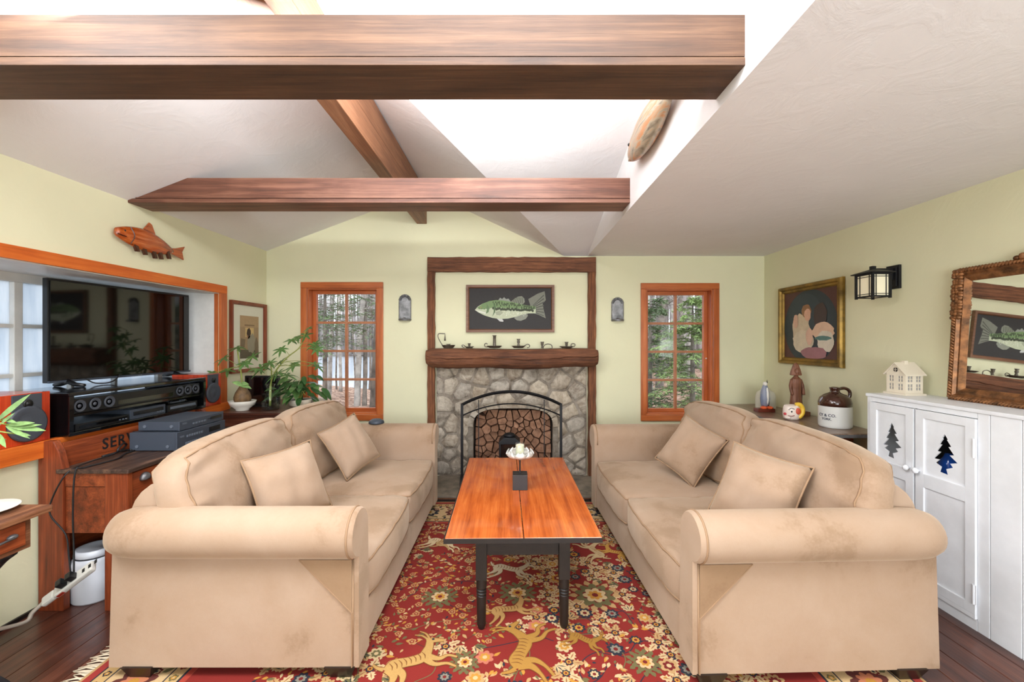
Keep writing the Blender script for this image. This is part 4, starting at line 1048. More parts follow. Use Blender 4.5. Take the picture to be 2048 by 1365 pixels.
# bulb plant in a white bowl
def W3(px, py, Y): return Vector((X(px, Y), Y, Z(py, Y)))
r = random.Random(40); Yp = 3.48
bp = thing('bulb_plant', 'umbrella plant growing from a brown bulb in a white lattice bowl', 'potted plant', (X(485, Yp), Yp, cz))
bxp = X(485, Yp)
MB().lathe([(.045, 0), (.05, .006), (.048, .012), (.088, .045), (.100, .078), (.097, .080), (.084, .05), (.04, .02), (.001, .018)], (bxp, Yp, cz), 28).build('bowl', M['white_ceramic'], bp, smooth=True)
MB().lathe([(.05, .055), (.062, .085), (.063, .11), (.052, .145), (.034, .175), (.020, .20), (.001, .205)], (bxp, Yp, cz), 20).build('bulb', M['bulb'], bp, smooth=True)
tip = W3(476, 720, Yp)
st = [(bxp, Yp, cz+.19), W3(482, 745, Yp), W3(477, 715, Yp), W3(475, 700, Yp)]
MB().tube(smooth_path(st), .006, 6).build('stem', M['stem'], bp, smooth=True)
for (px, py, dy, k, L) in ((475, 697, 0, 7, .085), (448, 718, -.05, 6, .075), (505, 715, .05, 6, .085), (490, 728, -.06, 6, .075), (455, 742, .04, 5, .08), (425, 748, -.04, 6, .075), (512, 740, -.05, 6, .07)):
    c = W3(px, py, Yp+dy); stk = MB().tube(smooth_path([W3(478, 735, Yp), (W3(478, 735, Yp)+c)/2+Vector((0, 0, .012)), c]), .0022, 5).build('stalk', M['stem'], bp, smooth=True)
    palmate(stk, c, (r.uniform(-.4, .4), r.uniform(-.9, -.2), .8), k, L, .026, M['leaf'], r)
for (px, py, dx) in ((478, 775, -.5), (500, 768, .6), (506, 780, .5)):
    m = MB(); c = W3(px, py, Yp-.03); leaflet(m, (bxp, Yp-.02, cz+.20), c-Vector((bxp, Yp, cz+.16))+Vector((dx*.04, 0, .03)), (0, -1, .4), .11, .045, .5); m.build('leaf', M['leaf_pale'], bp, smooth=True)
# glass vase with a leaning umbrella-plant cutting
Yv = 3.52; xv = X(541, Yv)
vt = thing('cutting_vase', 'tall umbrella-plant cutting leaning out of a clear glass vase', 'vase', (xv, Yv, cz))
MB().lathe([(.034, .004), (.040, .01), (.046, .05), (.045, .09), (.030, .14), (.026, .165), (.038, .205), (.036, .205), (.024, .165), (.028, .14), (.043, .09), (.044, .05), (.036, .014), (.001, .012)], (xv, Yv, cz+.006), 26).build('vase_glass', M['vase_glass'], vt, smooth=True)
MB().lathe([(.058, 0), (.062, .004), (.066, .07), (.063, .07), (.059, .008), (.001, .006)], (xv, Yv, cz), 14).build('dish', M['vase_glass'], vt)
for k in range(14):
    a = 2*PI*k/14; MB().tube([(xv+.064*math.cos(a), Yv+.064*math.sin(a), cz+.006), (xv+.068*math.cos(a), Yv+.068*math.sin(a), cz+.07)], .003, 5).build('dish_rib', M['vase_glass'], vt)
main = [(xv-.005, Yv, cz+.03), (xv, Yv, cz+.20), W3(552, 742, Yv), W3(575, 715, Yv), W3(600, 694, Yv+.02), W3(612, 660, Yv+.06)]
MB().tube(smooth_path(main), [.0075-.004*i/25 for i in range(26)], 7).build('stem', M['stem'], vt, smooth=True)
MB().tube(smooth_path([(xv, Yv, cz+.03), (xv+.005, Yv, cz+.2), W3(543, 745, Yv-.04), W3(541, 725, Yv-.05)]), .005, 6).build('stem', M['stem'], vt, smooth=True)
att = [Vector(p) for p in smooth_path(main)]
for (px, py, dy, k, L) in ((540, 728, -.07, 7, .09), (523, 738, -.03, 6, .10), (556, 748, -.08, 7, .10), (575, 752, -.04, 6, .10), (562, 725, .03, 6, .08), (585, 735, -.05, 6, .085), (563, 700, -.02, 7, .075), (596, 676, -.03, 7, .07), (583, 682, .04, 6, .07),
                           (612, 672, .05, 6, .075), (618, 658, .0, 6, .06), (630, 690, .08, 7, .075), (634, 700, .02, 6, .065), (628, 728, .0, 5, .07), (636, 735, .05, 5, .075), (590, 728, .06, 6, .06)):
    c = W3(px, py, Yv+dy); q = min(att, key=lambda p: (p-c).length*(1 if p.z < c.z+.02 else 2))
    stk = MB().tube(smooth_path([q, (q+c)/2+Vector((0, 0, .015)), c]), .002, 5).build('stalk', M['stem'], vt, smooth=True)
    palmate(stk, c, (r.uniform(-.5, .5), r.uniform(-.9, -.2), .75), k, L, .024, M['leaf'], r)
# pothos in a white tray
Yq = 3.72; xq = X(600, Yq)
pp = thing('leafy_houseplant', 'bushy dark green trailing houseplant in a low pale pot by the window', 'potted plant', (xq, Yq, cz))
MB().lathe([(.065, 0), (.08, .006), (.095, .06), (.09, .06), (.075, .012), (.001, .012)], (xq, Yq, cz), 24).build('pot', M['cream_tin'], pp, smooth=True)
MB().lathe([(.001, .05), (.088, .05)], (xq, Yq, cz), 24).build('soil', M['bark'], pp)
for k in range(60):
    a = r.uniform(0, 2*PI); e = r.uniform(-.2, 1.3); rr = r.uniform(.06, .19)
    c = Vector((xq+rr*math.cos(a)*math.cos(e)*1.05, Yq-.02+rr*math.sin(a)*math.cos(e)*.8, cz+.07+rr*max(0, math.sin(e))*1.1+r.uniform(0, .05)))
    d = Vector((math.cos(a), math.sin(a)*.7-.3, r.uniform(-.7, .3))); m = MB()
    leaflet(m, c, d, (0, -.5, 1), r.uniform(.07, .11), r.uniform(.045, .065), .4)
    m.build('leaf', M['leaf_dark'] if k % 4 else M['leaf'], pp, smooth=True)
for k in range(6):
    a = r.uniform(0, 6.28); MB().tube(smooth_path([(xq, Yq, cz+.05), (xq+.04*math.cos(a), Yq+.04*math.sin(a), cz+.13), (xq+.10*math.cos(a), Yq+.09*math.sin(a), cz+.10)]), .003, 5).build('stem', M['stem'], pp)
ty = thing('glass_tray', 'pale moulded glass tray beside the trailing houseplant', 'tray', (X(626, 3.92), 3.92, cz))
tx_ = X(626, 3.92)
MB().box(tx_-.07, tx_+.07, 3.86, 3.97, cz, cz+.008).build('base', M['white_ceramic'], ty, bevel=.003)
for q in ((tx_-.075, tx_-.068, 3.855, 3.975), (tx_+.068, tx_+.075, 3.855, 3.975), (tx_-.068, tx_+.068, 3.855, 3.862), (tx_-.068, tx_+.068, 3.968, 3.975)): MB().box(*q, cz, cz+.035).build('rim', M['white_ceramic'], ty, bevel=.002)
# small black monitor
mn = thing('small_monitor', 'small black flat monitor standing behind the plants', 'monitor', (X(525, 3.72), 3.72, cz))
xa_, xb_ = X(490, 3.72), X(558, 3.72); zt_ = Z(752, 3.72)
MB().box(xa_, xb_, 3.715, 3.745, cz+.012, zt_).build('housing', M['black_plastic'], mn, bevel=.004)
MB().box(xa_+.014, xb_-.022, 3.711, 3.7155, cz+.028, zt_-.014).build('screen', M['black_gloss'], mn)
MB().box((xa_+xb_)/2-.08, (xa_+xb_)/2+.08, 3.66, 3.78, cz, cz+.012).build('foot', M['black_plastic'], mn, bevel=.003)
for k in range(5): MB().box(xb_-.014, xb_-.006, 3.712, 3.716, cz+.04+.02*k, cz+.047+.02*k).build('button', M['button'], mn)
# plant reaching in at the left edge
hp = thing('window_plant', 'pale green plant reaching in front of the left speaker', 'potted plant', (-2.28, 1.45, dz))
MB().lathe([(.06, 0), (.075, .10), (.08, .11), (.07, .11), (.055, .02), (.001, .018)], (-2.275, 1.45, dz), 20).build('pot', M['white_ceramic'], hp, smooth=True)
MB().lathe([(.001, .095), (.068, .095)], (-2.275, 1.45, dz), 20).build('soil', M['bark'], hp)
Yh = 1.78
for tipc in ((18, 850), (30, 868), (5, 842), (12, 880)):
    c = W3(tipc[0], tipc[1], Yh); MB().tube(smooth_path([(-2.275, 1.45, dz+.09), (-2.25, 1.55, .97), (-2.2, 1.68, c.z+.05), c]), .003, 6).build('stem', M['stem'], hp, smooth=True)
for (p0, p1, W_) in (((-6, 842), (62, 788), .030), ((15, 850), (70, 846), .022), ((18, 852), (92, 862), .028), ((20, 855), (84, 850), .018), ((12, 852), (60, 878), .020), ((28, 866), (62, 872), .016), ((0, 850), (30, 826), .018), ((-4, 868), (12, 896), .022), ((5, 838), (34, 846), .016)):
    a = W3(p0[0], p0[1], Yh); b = W3(p1[0], p1[1], Yh-.03); m = MB(); leaflet(m, a, b-a, (.35, -1, .5), (b-a).length, W_, .0); m.build('leaf', M['leaf_pale'], hp, smooth=True)
ms = MB().lathe([(.058, 0), (.062, .006), (.055, .022), (.035, .034), (.001, .040)], (X(753, 3.49), 3.49, .682), 24).build('dark_dish', M['amp'], smooth=True)
tag(ms, 'small dark domed dish on the far arm of the left sofa', 'dish')

# ---------------------------------------------------------------- pictures on the walls
def fill(m, poly, P, col, k): m.add([P(u, v, .0004*k) for u, v in poly], [tuple(range(len(poly)))], lin(col))
def ellipse(cx, cy, rx, ry, n=18, a0=0): return [(cx+rx*math.cos(2*PI*i/n)*math.cos(a0)-ry*math.sin(2*PI*i/n)*math.sin(a0), cy+rx*math.cos(2*PI*i/n)*math.sin(a0)+ry*math.sin(2*PI*i/n)*math.cos(a0)) for i in range(n)]
def blob(cx, cy, rx, ry, seed, n=14, j=.18):
    r = random.Random(seed); return [(cx+rx*(1+r.uniform(-j, j))*math.cos(2*PI*i/n), cy+ry*(1+r.uniform(-j, j))*math.sin(2*PI*i/n)) for i in range(n)]
def rails(t, P, w, h, fw, dep, mat, prof=None):
    """four mitred rails; P(u,v,d) maps to the world"""
    for k in range(4):
        c = [(-w/2, -h/2), (w/2, -h/2), (w/2, h/2), (-w/2, h/2)]; i = [(-w/2+fw, -h/2+fw), (w/2-fw, -h/2+fw), (w/2-fw, h/2-fw), (-w/2+fw, h/2-fw)]
        a, b, ci, di = c[k], c[(k+1) % 4], i[(k+1) % 4], i[k]
        pr = prof or [(0, dep), (1, dep)]
        m = MB(); rows = []
        for (s, d) in [(0, 0)]+pr+[(1, 0)]:
            rows.append(P(a[0]+(di[0]-a[0])*s, a[1]+(di[1]-a[1])*s, d)); rows.append(P(b[0]+(ci[0]-b[0])*s, b[1]+(ci[1]-b[1])*s, d))
        n = len(rows)//2
        m.add(rows, [(2*j, 2*j+1, 2*j+3, 2*j+2) for j in range(n-1)]+[(0, 2*n-2, 2*n-1, 1), tuple(range(0, 2*n, 2)), tuple(range(2*n-1, 0, -2))])
        m.build('frame_rail', mat, t)
# bass painting over the mantel
bxa, bxb, bza, bzb = X(932, YB-.04), X(1109, YB-.04), Z(665, YB-.04), Z(570, YB-.04)
bc = ((bxa+bxb)/2, YB-.005, (bza+bzb)/2); bw_, bh_ = bxb-bxa, bzb-bza
fpz = thing('fish_picture', 'framed picture of a pale green bass on black above the mantel', 'picture', (bc[0], bc[1], bza))
Pb = lambda u, v, d: Vector((bc[0]+u, bc[1]-d, bc[2]+v))
rails(fpz, Pb, bw_, bh_, .030, .030, M['frame_brown'], [(0, .03), (.7, .03), (1, .02)])
m = MB(); iw, ih = bw_-.058, bh_-.058
Q = lambda u, v, d: Pb(u, v, d+.010)
m.box(bc[0]-iw/2, bc[0]+iw/2, bc[1]-.010, bc[1]-.002, bc[2]-ih/2, bc[2]+ih/2, lin((52, 50, 50)))
U = lambda px, py: ((px-1020.5)*.00485*.985, (617.5-py)*.00485*.985)
def up_(pts): return [U(*p) for p in pts]
fill(m, up_([(1057,598),(1076,587),(1090,582),(1092.5,600),(1086,607),(1088,619),(1092.5,637),(1078,630),(1066,626)]), Q, (128, 130, 118), 1)      # tail
for k in range(7): fill(m, up_([(1066, 611+k*2-.5), (1088, 589+k*7), (1089, 591+k*7), (1066, 612+k*2)]), Q, (84, 86, 78), 2)
fill(m, up_([(1021,604),(1028,598),(1036,593),(1044,592),(1049,597),(1050,604),(1046,609),(1034,607)]), Q, (136, 140, 126), 1)
fill(m, up_([(995,602),(1000,595),(1004,598),(1008,594),(1012,598),(1017,597),(1022,604),(1010,607)]), Q, (150, 154, 146), 1)
for k in range(6): fill(m, up_([(1024+k*4, 606), (1030+k*3, 595), (1031+k*3, 595), (1025.5+k*4, 606)]), Q, (92, 96, 84), 2)
fill(m, up_([(1028,636),(1040,630),(1055,628),(1056,632),(1052,638),(1042,642),(1034,641)]), Q, (142, 146, 134), 1)
fill(m, up_([(992,636),(1003,637),(1007,642),(1006,644),(999,643)]), Q, (206, 208, 206), 1)
body = [(949,620),(955,613),(965,607),(978,602),(992,600),(1008,601),(1024,604),(1040,608),(1056,611),(1072,613),(1072,627),(1058,627),(1046,629),(1032,634),(1016,637.5),(1000,638.5),(984,636),(968,631),(956,625)]
fill(m, up_(body), Q, (196, 204, 176), 3)
fill(m, up_([(953,616),(965,607),(978,602),(992,600),(1008,601),(1024,604),(1040,608),(1056,611),(1072,613),(1072,618),(1050,618),(1030,617),(1010,616),(990,615),(975,617),(962,619)]), Q, (122, 150, 102), 4)
r = random.Random(8)
for k in range(34):
    x_ = 986+k*2.5; y_ = 605+k*.26; fill(m, blob(*U(x_, y_+r.uniform(-2, 5)), .006, .019 if k % 2 else .010, k), Q, (74, 88, 62), 5+.03*k)
for k in range(26):
    x_ = 986+k*3.2; fill(m, blob(*U(x_, 617+k*.14+r.uniform(-1, 1.5)), .011, .013, 60+k), Q, (64, 72, 54), 6.2+.03*k)
for k in range(60):
    x_ = r.uniform(990, 1052); fill(m, blob(*U(x_, r.uniform(623, 632)), .004, .003, 100+k, 6), Q, (228, 232, 216), 5+.01*k)
fill(m, up_([(985,603),(991,612),(990,624),(984,634),(987,624),(987,612)]), Q, (92, 116, 82), 7)
fill(m, up_([(972,606),(978,614),(977,624),(971,628),(973,620),(973,612)]), Q, (108, 132, 96), 7)
fill(m, up_([(949,620),(960,622),(972,626),(970,628),(958,625)]), Q, (226, 228, 216), 7)
fill(m, ellipse(*U(961.5, 615), .008, .007, 12), Q, (190, 178, 120), 7); fill(m, ellipse(*U(961.5, 615), .004, .004, 10), Q, (26, 26, 26), 8)
fill(m, up_([(990,624),(1002,621),(1006,626),(1000,631),(992,630)]), Q, (168, 174, 150), 7)
for k in range(5): fill(m, blob(*U(958+k*5, 611+r.uniform(0, 8)), .008, .003, 200+k), Q, (84, 108, 76), 7)
m.build('fish_print', M['print'], fpz)
# framed interior print on the left wall
lp_ = thing('framed_print', 'sepia print of a figure at a window in a red-brown frame with wide mat', 'picture', (XL, 3.87, 1.075))
Pl = lambda u, v, d: Vector((XL+.003+d, 3.87+u, 1.385+v))
w_, h_ = .515, .625
rails(lp_, Pl, w_, h_, .032, .028, M['frame_red'], [(0, .028), (.6, .028), (1, .018)])
MB().box(XL+.003, XL+.010, 3.87-w_/2+.03, 3.87+w_/2-.03, 1.385-h_/2+.03, 1.385+h_/2-.03).build('mat', M['mat_board'], lp_)
m = MB(); Q = lambda u, v, d: Pl(u, v, .0078+d)
fill(m, [(-.125, -.19), (.15, -.19), (.15, .19), (-.125, .19)], Q, (158, 134, 100), 1)
fill(m, [(-.125, .09), (.15, .09), (.15, .19), (-.125, .19)], Q, (172, 146, 108), 2)
fill(m, [(-.125, -.19), (.15, -.19), (.15, -.12), (-.125, -.11)], Q, (92, 84, 64), 2)
fill(m, [(-.05, .0), (.075, .0), (.075, .085), (-.05, .085)], Q, (206, 178, 120), 3)
fill(m, [(-.06, .10), (.085, .10), (.085, .112), (-.06, .112)], Q, (128, 104, 74), 3)
fill(m, blob(.045, -.06, .065, .09, 3), Q, (148, 142, 120), 4)
fill(m, blob(.0, .045, .032, .036, 4), Q, (64, 46, 34), 5)
fill(m, blob(-.005, .012, .028, .03, 5), Q, (150, 116, 84), 4)
fill(m, [(-.12, -.10), (-.06, -.09), (-.05, -.02), (-.11, -.01)], Q, (120, 104, 78), 4)
fill(m, blob(.115, -.09, .03, .08, 6), Q, (122, 108, 84), 5)
m.build('sepia_print', M['print'], lp_)
# painting on the right wall: a plain generic stand-in in the same colours
gp = thing('gilt_framed_painting', 'gold-framed painting with a dark oval and pale pink forms on the right wall', 'painting', (XR, 3.52, 1.15))
gy, gz, gw, gh = 3.524, 1.487, .744, .674
Pg = lambda u, v, d: Vector((XR-.004-d, gy+u, gz+v))      # u grows away from the viewer
rails(gp, Pg, gw, gh, .058, .035, M['gold'], [(0, .02), (.12, .036), (.45, .036), (.6, .022), (.85, .024), (1, .012)])
m = MB(); Q = lambda u, v, d: Pg(-u, v, .008+d)
fill(m, [(-.32, -.29), (.32, -.29), (.32, .29), (-.32, .29)], Q, (88, 52, 46), 1)
fill(m, ellipse(0, -.02, .315, .305, 40), Q, (44, 56, 62), 2)
fill(m, ellipse(-.06, .10, .20, .16, 30), Q, (52, 66, 72), 3)
for k, (u, v, rx, ry, c) in enumerate(((-.10, -.03, .11, .12, (214, 196, 166)), (-.07, -.14, .13, .09, (220, 206, 180)), (-.03, .11, .055, .06, (150, 110, 74)), (-.015, .08, .04, .05, (226, 178, 150)), (.13, .06, .075, .11, (66, 50, 46)), (.16, -.06, .12, .07, (228, 192, 164)), (.19, -.14, .09, .09, (222, 212, 194)), (.16, -.115, .09, .018, (88, 128, 124)), (.06, -.235, .15, .05, (162, 112, 118)), (-.16, .03, .03, .06, (222, 182, 156)), (.01, -.10, .04, .07, (228, 188, 164)))):
    fill(m, blob(u, v, rx, ry, 300+k, 22, .10), Q, c, 4+k)
m.build('canvas', M['paint_print'], gp)

# ---------------------------------------------------------------- carved fish
def fish_mb(P, L, H, T, prof, n=22, k=14):
    """body lofted along s in [0,1]; prof(s) gives upper, lower height and thickness factors"""
    v = []
    for i in range(n+1):
        s = i/n; uph, lo, th, mid_ = prof(s)
        for j in range(k):
            a = 2*PI*j/k; c, sn = math.cos(a), math.sin(a)
            v.append(P(s*L, mid_*H+(uph if sn > 0 else lo)*H*sn, th*T*c))
    m = MB().add(v, [(i*k+j, i*k+(j+1) % k, i*k+k+(j+1) % k, i*k+k+j) for i in range(n) for j in range(k)]+[tuple(range(k)), tuple(range(n*k+k-1, n*k-1, -1))])
    return m
def trout(s):
    b = math.sin(PI*min(1, (s*.92+.06)))**.75
    return (.40*b+.04, .44*b+.03, (.5*b+.06), .06*math.sin(PI*s)-.10*s)
def fin(P, pts, d0, d1): return MB().add([P(u, v, d0) for u, v in pts]+[P(u, v, d1) for u, v in pts], [tuple(range(len(pts))), tuple(range(2*len(pts)-1, len(pts)-1, -1))]+[(i, i+len(pts), (i+1) % len(pts)+len(pts), (i+1) % len(pts)) for i in range(len(pts))])
wf = thing('carved_trout', 'glossy carved wooden trout on the left wall above the television', 'fish carving', (XL, 2.81, 1.92))
Pw = lambda u, v, d: Vector((XL+.034+d, 2.545+u, 2.0+v-u*.035))
o = fish_mb(Pw, .43, .155, .055, trout).build('body', M['fish_wood'], wf, smooth=True)
fin(Pw, [(.42, .005), (.45, .012), (.535, .045), (.51, .0), (.525, -.055), (.45, -.04), (.42, -.035)], -.006, .006).build('tail_fin', M['fish_wood'], wf, bevel=.003)
fin(Pw, [(.18, .055), (.235, .125), (.255, .115), (.29, .042)], -.005, .005).build('dorsal_fin', M['fish_wood'], wf, bevel=.002)
for (u, v) in ((.10, -.055), (.16, -.062), (.235, -.068), (.285, -.062), (.35, -.045)): fin(Pw, [(u, v+.03), (u+.035, v+.022), (u+.052, v-.030), (u+.028, v-.034)], .0, .016).build('fin', M['fish_dark'], wf, bevel=.003)
MB().ball(Pw(.045, .018, .016), .006, .006, .006, 8, 6).build('eye', M['ink'], wf)
MB().tube([Pw(.0, -.012, .012), Pw(.025, -.016, .018), Pw(.05, -.018, .02)], .003, 5).build('mouth_line', M['fish_dark'], wf)
MB().tube(smooth_path([Pw(.085, .05, .016), Pw(.10, .0, .026), Pw(.085, -.05, .016)]), .003, 5).build('gill_line', M['fish_dark'], wf)
# second fish on the white dormer wall
df = thing('mounted_fish', 'silvery orange carved fish on the white upper wall behind the near beam', 'fish carving', (XS, 2.2, 2.34))
Pd = lambda u, v, d: Vector((XS-.044-d, 2.47-u, 2.425+v+u*.02))
def bassb(s):
    b = math.sin(PI*min(1, s*.9+.08))**.6; return (.5*b+.03, .5*b+.02, .5*b+.08, 0)
fm, nt_, bb = newmat('painted_fish'); setp(bb, rough=.3); vec = coords(nt_, (3, 1, 9), rand=False)
nt_.links.new(ramp(nt_, noise(nt_, vec, 3.5, 6, .6, .6), [(.32, (94, 84, 72)), (.46, (176, 164, 142)), (.56, (196, 128, 70)), (.68, (150, 138, 120))]), bb.inputs['Base Color'])
fish_mb(Pd, .60, .19, .085, bassb).build('body', fm, df, smooth=True)
fin(Pd, [(.58, .02), (.70, .07), (.68, 0), (.70, -.07), (.58, -.02)], -.006, .006).build('tail_fin', fm, df, bevel=.002)
fin(Pd, [(.14, -.03), (.16, -.02), (.25, -.035), (.24, -.06), (.18, -.055)], .024, .036).build('pectoral_fin', fm, df, bevel=.003)
fin(Pd, [(.2, .075), (.24, .12), (.42, .11), (.46, .06)], -.004, .004).build('dorsal_fin', fm, df, bevel=.002)
MB().ball(Pd(.07, .02, .034), .009, .009, .009, 10, 8).build('eye', M['ink'], df)
fin(Pd, [(-.006, .02), (.03, .012), (.04, -.03), (.0, -.045)], -.012, .022).build('jaw', fm, df, bevel=.004)
# ---------------------------------------------------------------- patterned rug
rx0, rx1, ry0, ry1 = -1.706, 1.63, 1.05, 3.582
rg = thing('oriental_rug', 'red patterned oriental rug with animals and flowers under the coffee table', 'rug', (0, 2.3, 0))
M['rug'] = print_mat('woven_wool', .95, .16, 220)
RED, CREAM, TAN, GOLD_, NAVY, OLIVE, PINK, DRED = (132, 29, 20), (202, 174, 130), (186, 148, 98), (190, 134, 50), (34, 38, 50), (104, 96, 58), (190, 110, 86), (112, 22, 18)
m = MB().box(rx0, rx1, ry0, ry1, .0, RUGZ-.0012, lin(RED)); m.build('pile', M['rug'], rg)
m = MB(); zz = [RUGZ]
lay = {}
def flat(poly, col, k):
    zj = RUGZ-.0012+.00022*k+(len(m.f) % 97)*2e-6
    m.add([(x, y, zj) for x, y in poly], [tuple(range(len(poly)))], lin(col))
def band(d0, d1, col, k):
    a, b = d0, d1
    for q in ((rx0+a, rx0+b, ry0+a, ry1-a), (rx1-b, rx1-a, ry0+a, ry1-a), (rx0+a, rx1-a, ry1-b, ry1-a), (rx0+a, rx1-a, ry0+a, ry0+b)):
        flat([(q[0], q[2]), (q[1], q[2]), (q[1], q[3]), (q[0], q[3])], col, k)
band(0, .42, CREAM, 1)
for a, b, c in ((.0, .012, TAN), (.012, .045, (156, 48, 40)), (.045, .052, NAVY), (.052, .10, (196, 160, 104)), (.10, .106, NAVY), (.106, .33, (206, 174, 128)), (.33, .336, NAVY), (.336, .385, (198, 164, 112)), (.385, .395, NAVY), (.395, .42, (170, 60, 44))): band(a, b, c, 2)
r = random.Random(77)
def flower(x, y, s, c1, c2, c3=None, n=8, k=4, sq=1.0):
    pts = []
    for i in range(n*4):
        a = 2*PI*i/(n*4); q = s*(.72+.28*abs(math.sin(n*a/2))); pts.append((x+q*math.cos(a), y+q*math.sin(a)*sq))
    flat(pts, c1, k); flat([(x+(u-x)*.62, y+(v-y)*.62) for u, v in pts], c2, k+1)
    flat(ellipse(x, y, s*.26, s*.26*sq, 8), c3 or c1, k+2)
def pleaf(x, y, a, L, W, c, k=3):
    ca, sa = math.cos(a), math.sin(a); P = lambda u, v: (x+u*ca-v*sa, y+u*sa+v*ca)
    flat([P(0, 0), P(L*.3, W*.5), P(L*.6, W*.42), P(L, 0), P(L*.6, -W*.42), P(L*.3, -W*.5)], c, k)
def serr(x, y, a, L, W, c, c2, k=3):
    """toothed leaf"""
    ca, sa = math.cos(a), math.sin(a); P = lambda u, v: (x+u*ca-v*sa, y+u*sa+v*ca)
    up_s = [(.12, .25), (.2, .55), (.34, .34), (.5, .62), (.58, .3), (.78, .36)]
    flat([P(0, 0)]+[P(L*u, W*v) for u, v in up_s]+[P(L, 0)]+[P(L*u, -W*v) for u, v in reversed(up_s)], c, k)
    flat([P(L*.1, 0), P(L*.5, W*.09), P(L*.85, 0), P(L*.5, -W*.09)], c2, k+1)
def vine(pts, w, c, k=2):
    p = smooth_path([(a, b, 0) for a, b in pts], 6)
    for i in range(len(p)-1):
        d = (p[i+1]-p[i]); q = Vector((-d.y, d.x, 0)).normalized()*w
        flat([((p[i]-q).x, (p[i]-q).y), ((p[i+1]-q).x, (p[i+1]-q).y), ((p[i+1]+q).x, (p[i+1]+q).y), ((p[i]+q).x, (p[i]+q).y)], c, k)
# border flowers
def along(d, step, fn):
    i = 0
    x = rx0+d
    while x < rx1-d: fn(x, ry1-d, i); fn(x, ry0+d, i); x += step; i += 1
    y = ry0+d+step
    while y < ry1-d: fn(rx0+d, y, i); fn(rx1-d, y, i); y += step; i += 1
along(.217, .21, lambda x, y, i: (flower(x, y, .085, (96, 42, 34) if i % 2 else NAVY, (196, 120, 84) if i % 2 else CREAM, GOLD_, 9, 4), [pleaf(x+.09*math.cos(q), y+.09*math.sin(q), q, .045, .022, OLIVE, 3) for q in (.6, 2.2, 3.9, 5.4)]))
along(.217+.0, .105, lambda x, y, i: flower(x+.05, y+.055, .022, DRED, CREAM, NAVY, 6, 4))
along(.217, .07, lambda x, y, i: (pleaf(x, y-.085, r.uniform(0, 6), .04, .02, [DRED, OLIVE, NAVY][i % 3], 3), pleaf(x, y+.085, r.uniform(0, 6), .04, .02, [DRED, OLIVE, NAVY][(i+1) % 3], 3)))
along(.076, .055, lambda x, y, i: flower(x, y, .016, DRED if i % 2 else NAVY, GOLD_, CREAM, 5, 4))
along(.36, .06, lambda x, y, i: flower(x, y, .018, DRED if i % 2 else OLIVE, GOLD_, CREAM, 5, 4))
# field
fx0, fx1, fy0, fy1 = rx0+.44, rx1-.44, ry0+.44, ry1-.44
def animal(x, y, a, s, c, dk, flip=1, k=9):
    """leaping horned beast pieced from tapered strips: trunk, neck, head, legs, horns"""
    ca, sa = math.cos(a), math.sin(a); P = lambda u, v: (x+(u-.5)*s*ca-(v-.45)*s*flip*sa, y+(u-.5)*s*sa+(v-.45)*s*flip*ca)
    def limb(pts, ws, col, kk, g=0.0):
        p = smooth_path([(q[0], q[1], 0) for q in pts], 5); n = len(p)
        L_, R__ = [], []
        for i in range(n):
            t = i/(n-1)*(len(ws)-1); w = ws[int(t)]*(1-t % 1)+ws[min(len(ws)-1, int(t)+1)]*(t % 1)+g
            dd = (p[min(n-1, i+1)]-p[max(0, i-1)]); q = Vector((-dd.y, dd.x, 0)).normalized()*w
            L_.append(P(p[i].x-q.x, p[i].y-q.y)); R__.append(P(p[i].x+q.x, p[i].y+q.y))
        for i in range(n-1): flat([L_[i], L_[i+1], R__[i+1], R__[i]], col, kk)
    parts = [([(.14, .52), (.25, .58), (.40, .55), (.55, .53), (.68, .58)], [.05, .085, .075, .08, .06]), ([(.64, .57), (.72, .68), (.76, .77)], [.07, .05, .045]), ([(.72, .79), (.80, .77), (.93, .70)], [.035, .045, .018]),
             ([(.18, .54), (.20, .40), (.12, .28), (.02, .20)], [.07, .045, .02, .016]), ([(.24, .52), (.30, .38), (.24, .24), (.12, .12)], [.06, .04, .02, .016]),
             ([(.64, .54), (.76, .42), (.88, .42), (.97, .34)], [.05, .03, .018, .014]), ([(.60, .52), (.68, .36), (.82, .30), (.90, .20)], [.05, .03, .018, .014]), ([(.12, .56), (.06, .62), (.02, .70)], [.03, .02, .012]),
             ([(.75, .81), (.70, .92), (.62, .98)], [.014, .011, .005]), ([(.77, .81), (.76, .93), (.70, 1.02)], [.014, .011, .005])]
    for pt, ws in parts: limb(pt, ws, dk, k-1, .010)
    for pt, ws in parts: limb(pt, ws, c, k)
    for i in range(8):
        u = .20+i*.058; limb([(u, .63), (u+.02, .56), (u+.005, .50)], [.003, .007, .003], dk, k+1)
    flat(ellipse(*P(.81, .785), .006*s/.3, .006*s/.3, 6), NAVY, k+2)
def FL(px, py): Y = EYE*F/(py-CY); return X(px, Y), Y
beasts = [(*FL(1025, 1228), .25, .27, (190, 146, 86), 1), (*FL(1062, 1300), 1.35, .36, (172, 126, 54), 1), (*FL(835, 1335), .5, .34, (186, 146, 84), 1),
          (*FL(885, 1092), -.35, .30, (214, 190, 150), 1), (*FL(1022, 1147), -.25, .30, (196, 178, 148), 1), (*FL(1170, 1290), -.5, .20, (156, 112, 40), 1), (*FL(1225, 1110), 2.6, .24, (190, 140, 60), -1), (-.42, 2.9, 1.2, .28, TAN, 1), (.5, 2.75, 1.9, .28, CREAM, -1), (0, 2.9, .4, .3, TAN, 1)]
for (x, y, a, s, c, fl) in beasts: animal(x, y, a, s, c, (120, 70, 24), fl)
medal = [(*FL(880, 1198), .085), (*FL(1190, 1195), .12), (*FL(1035, 1190), .09), (*FL(930, 1330), .06), (*FL(1290, 1330), .07)]
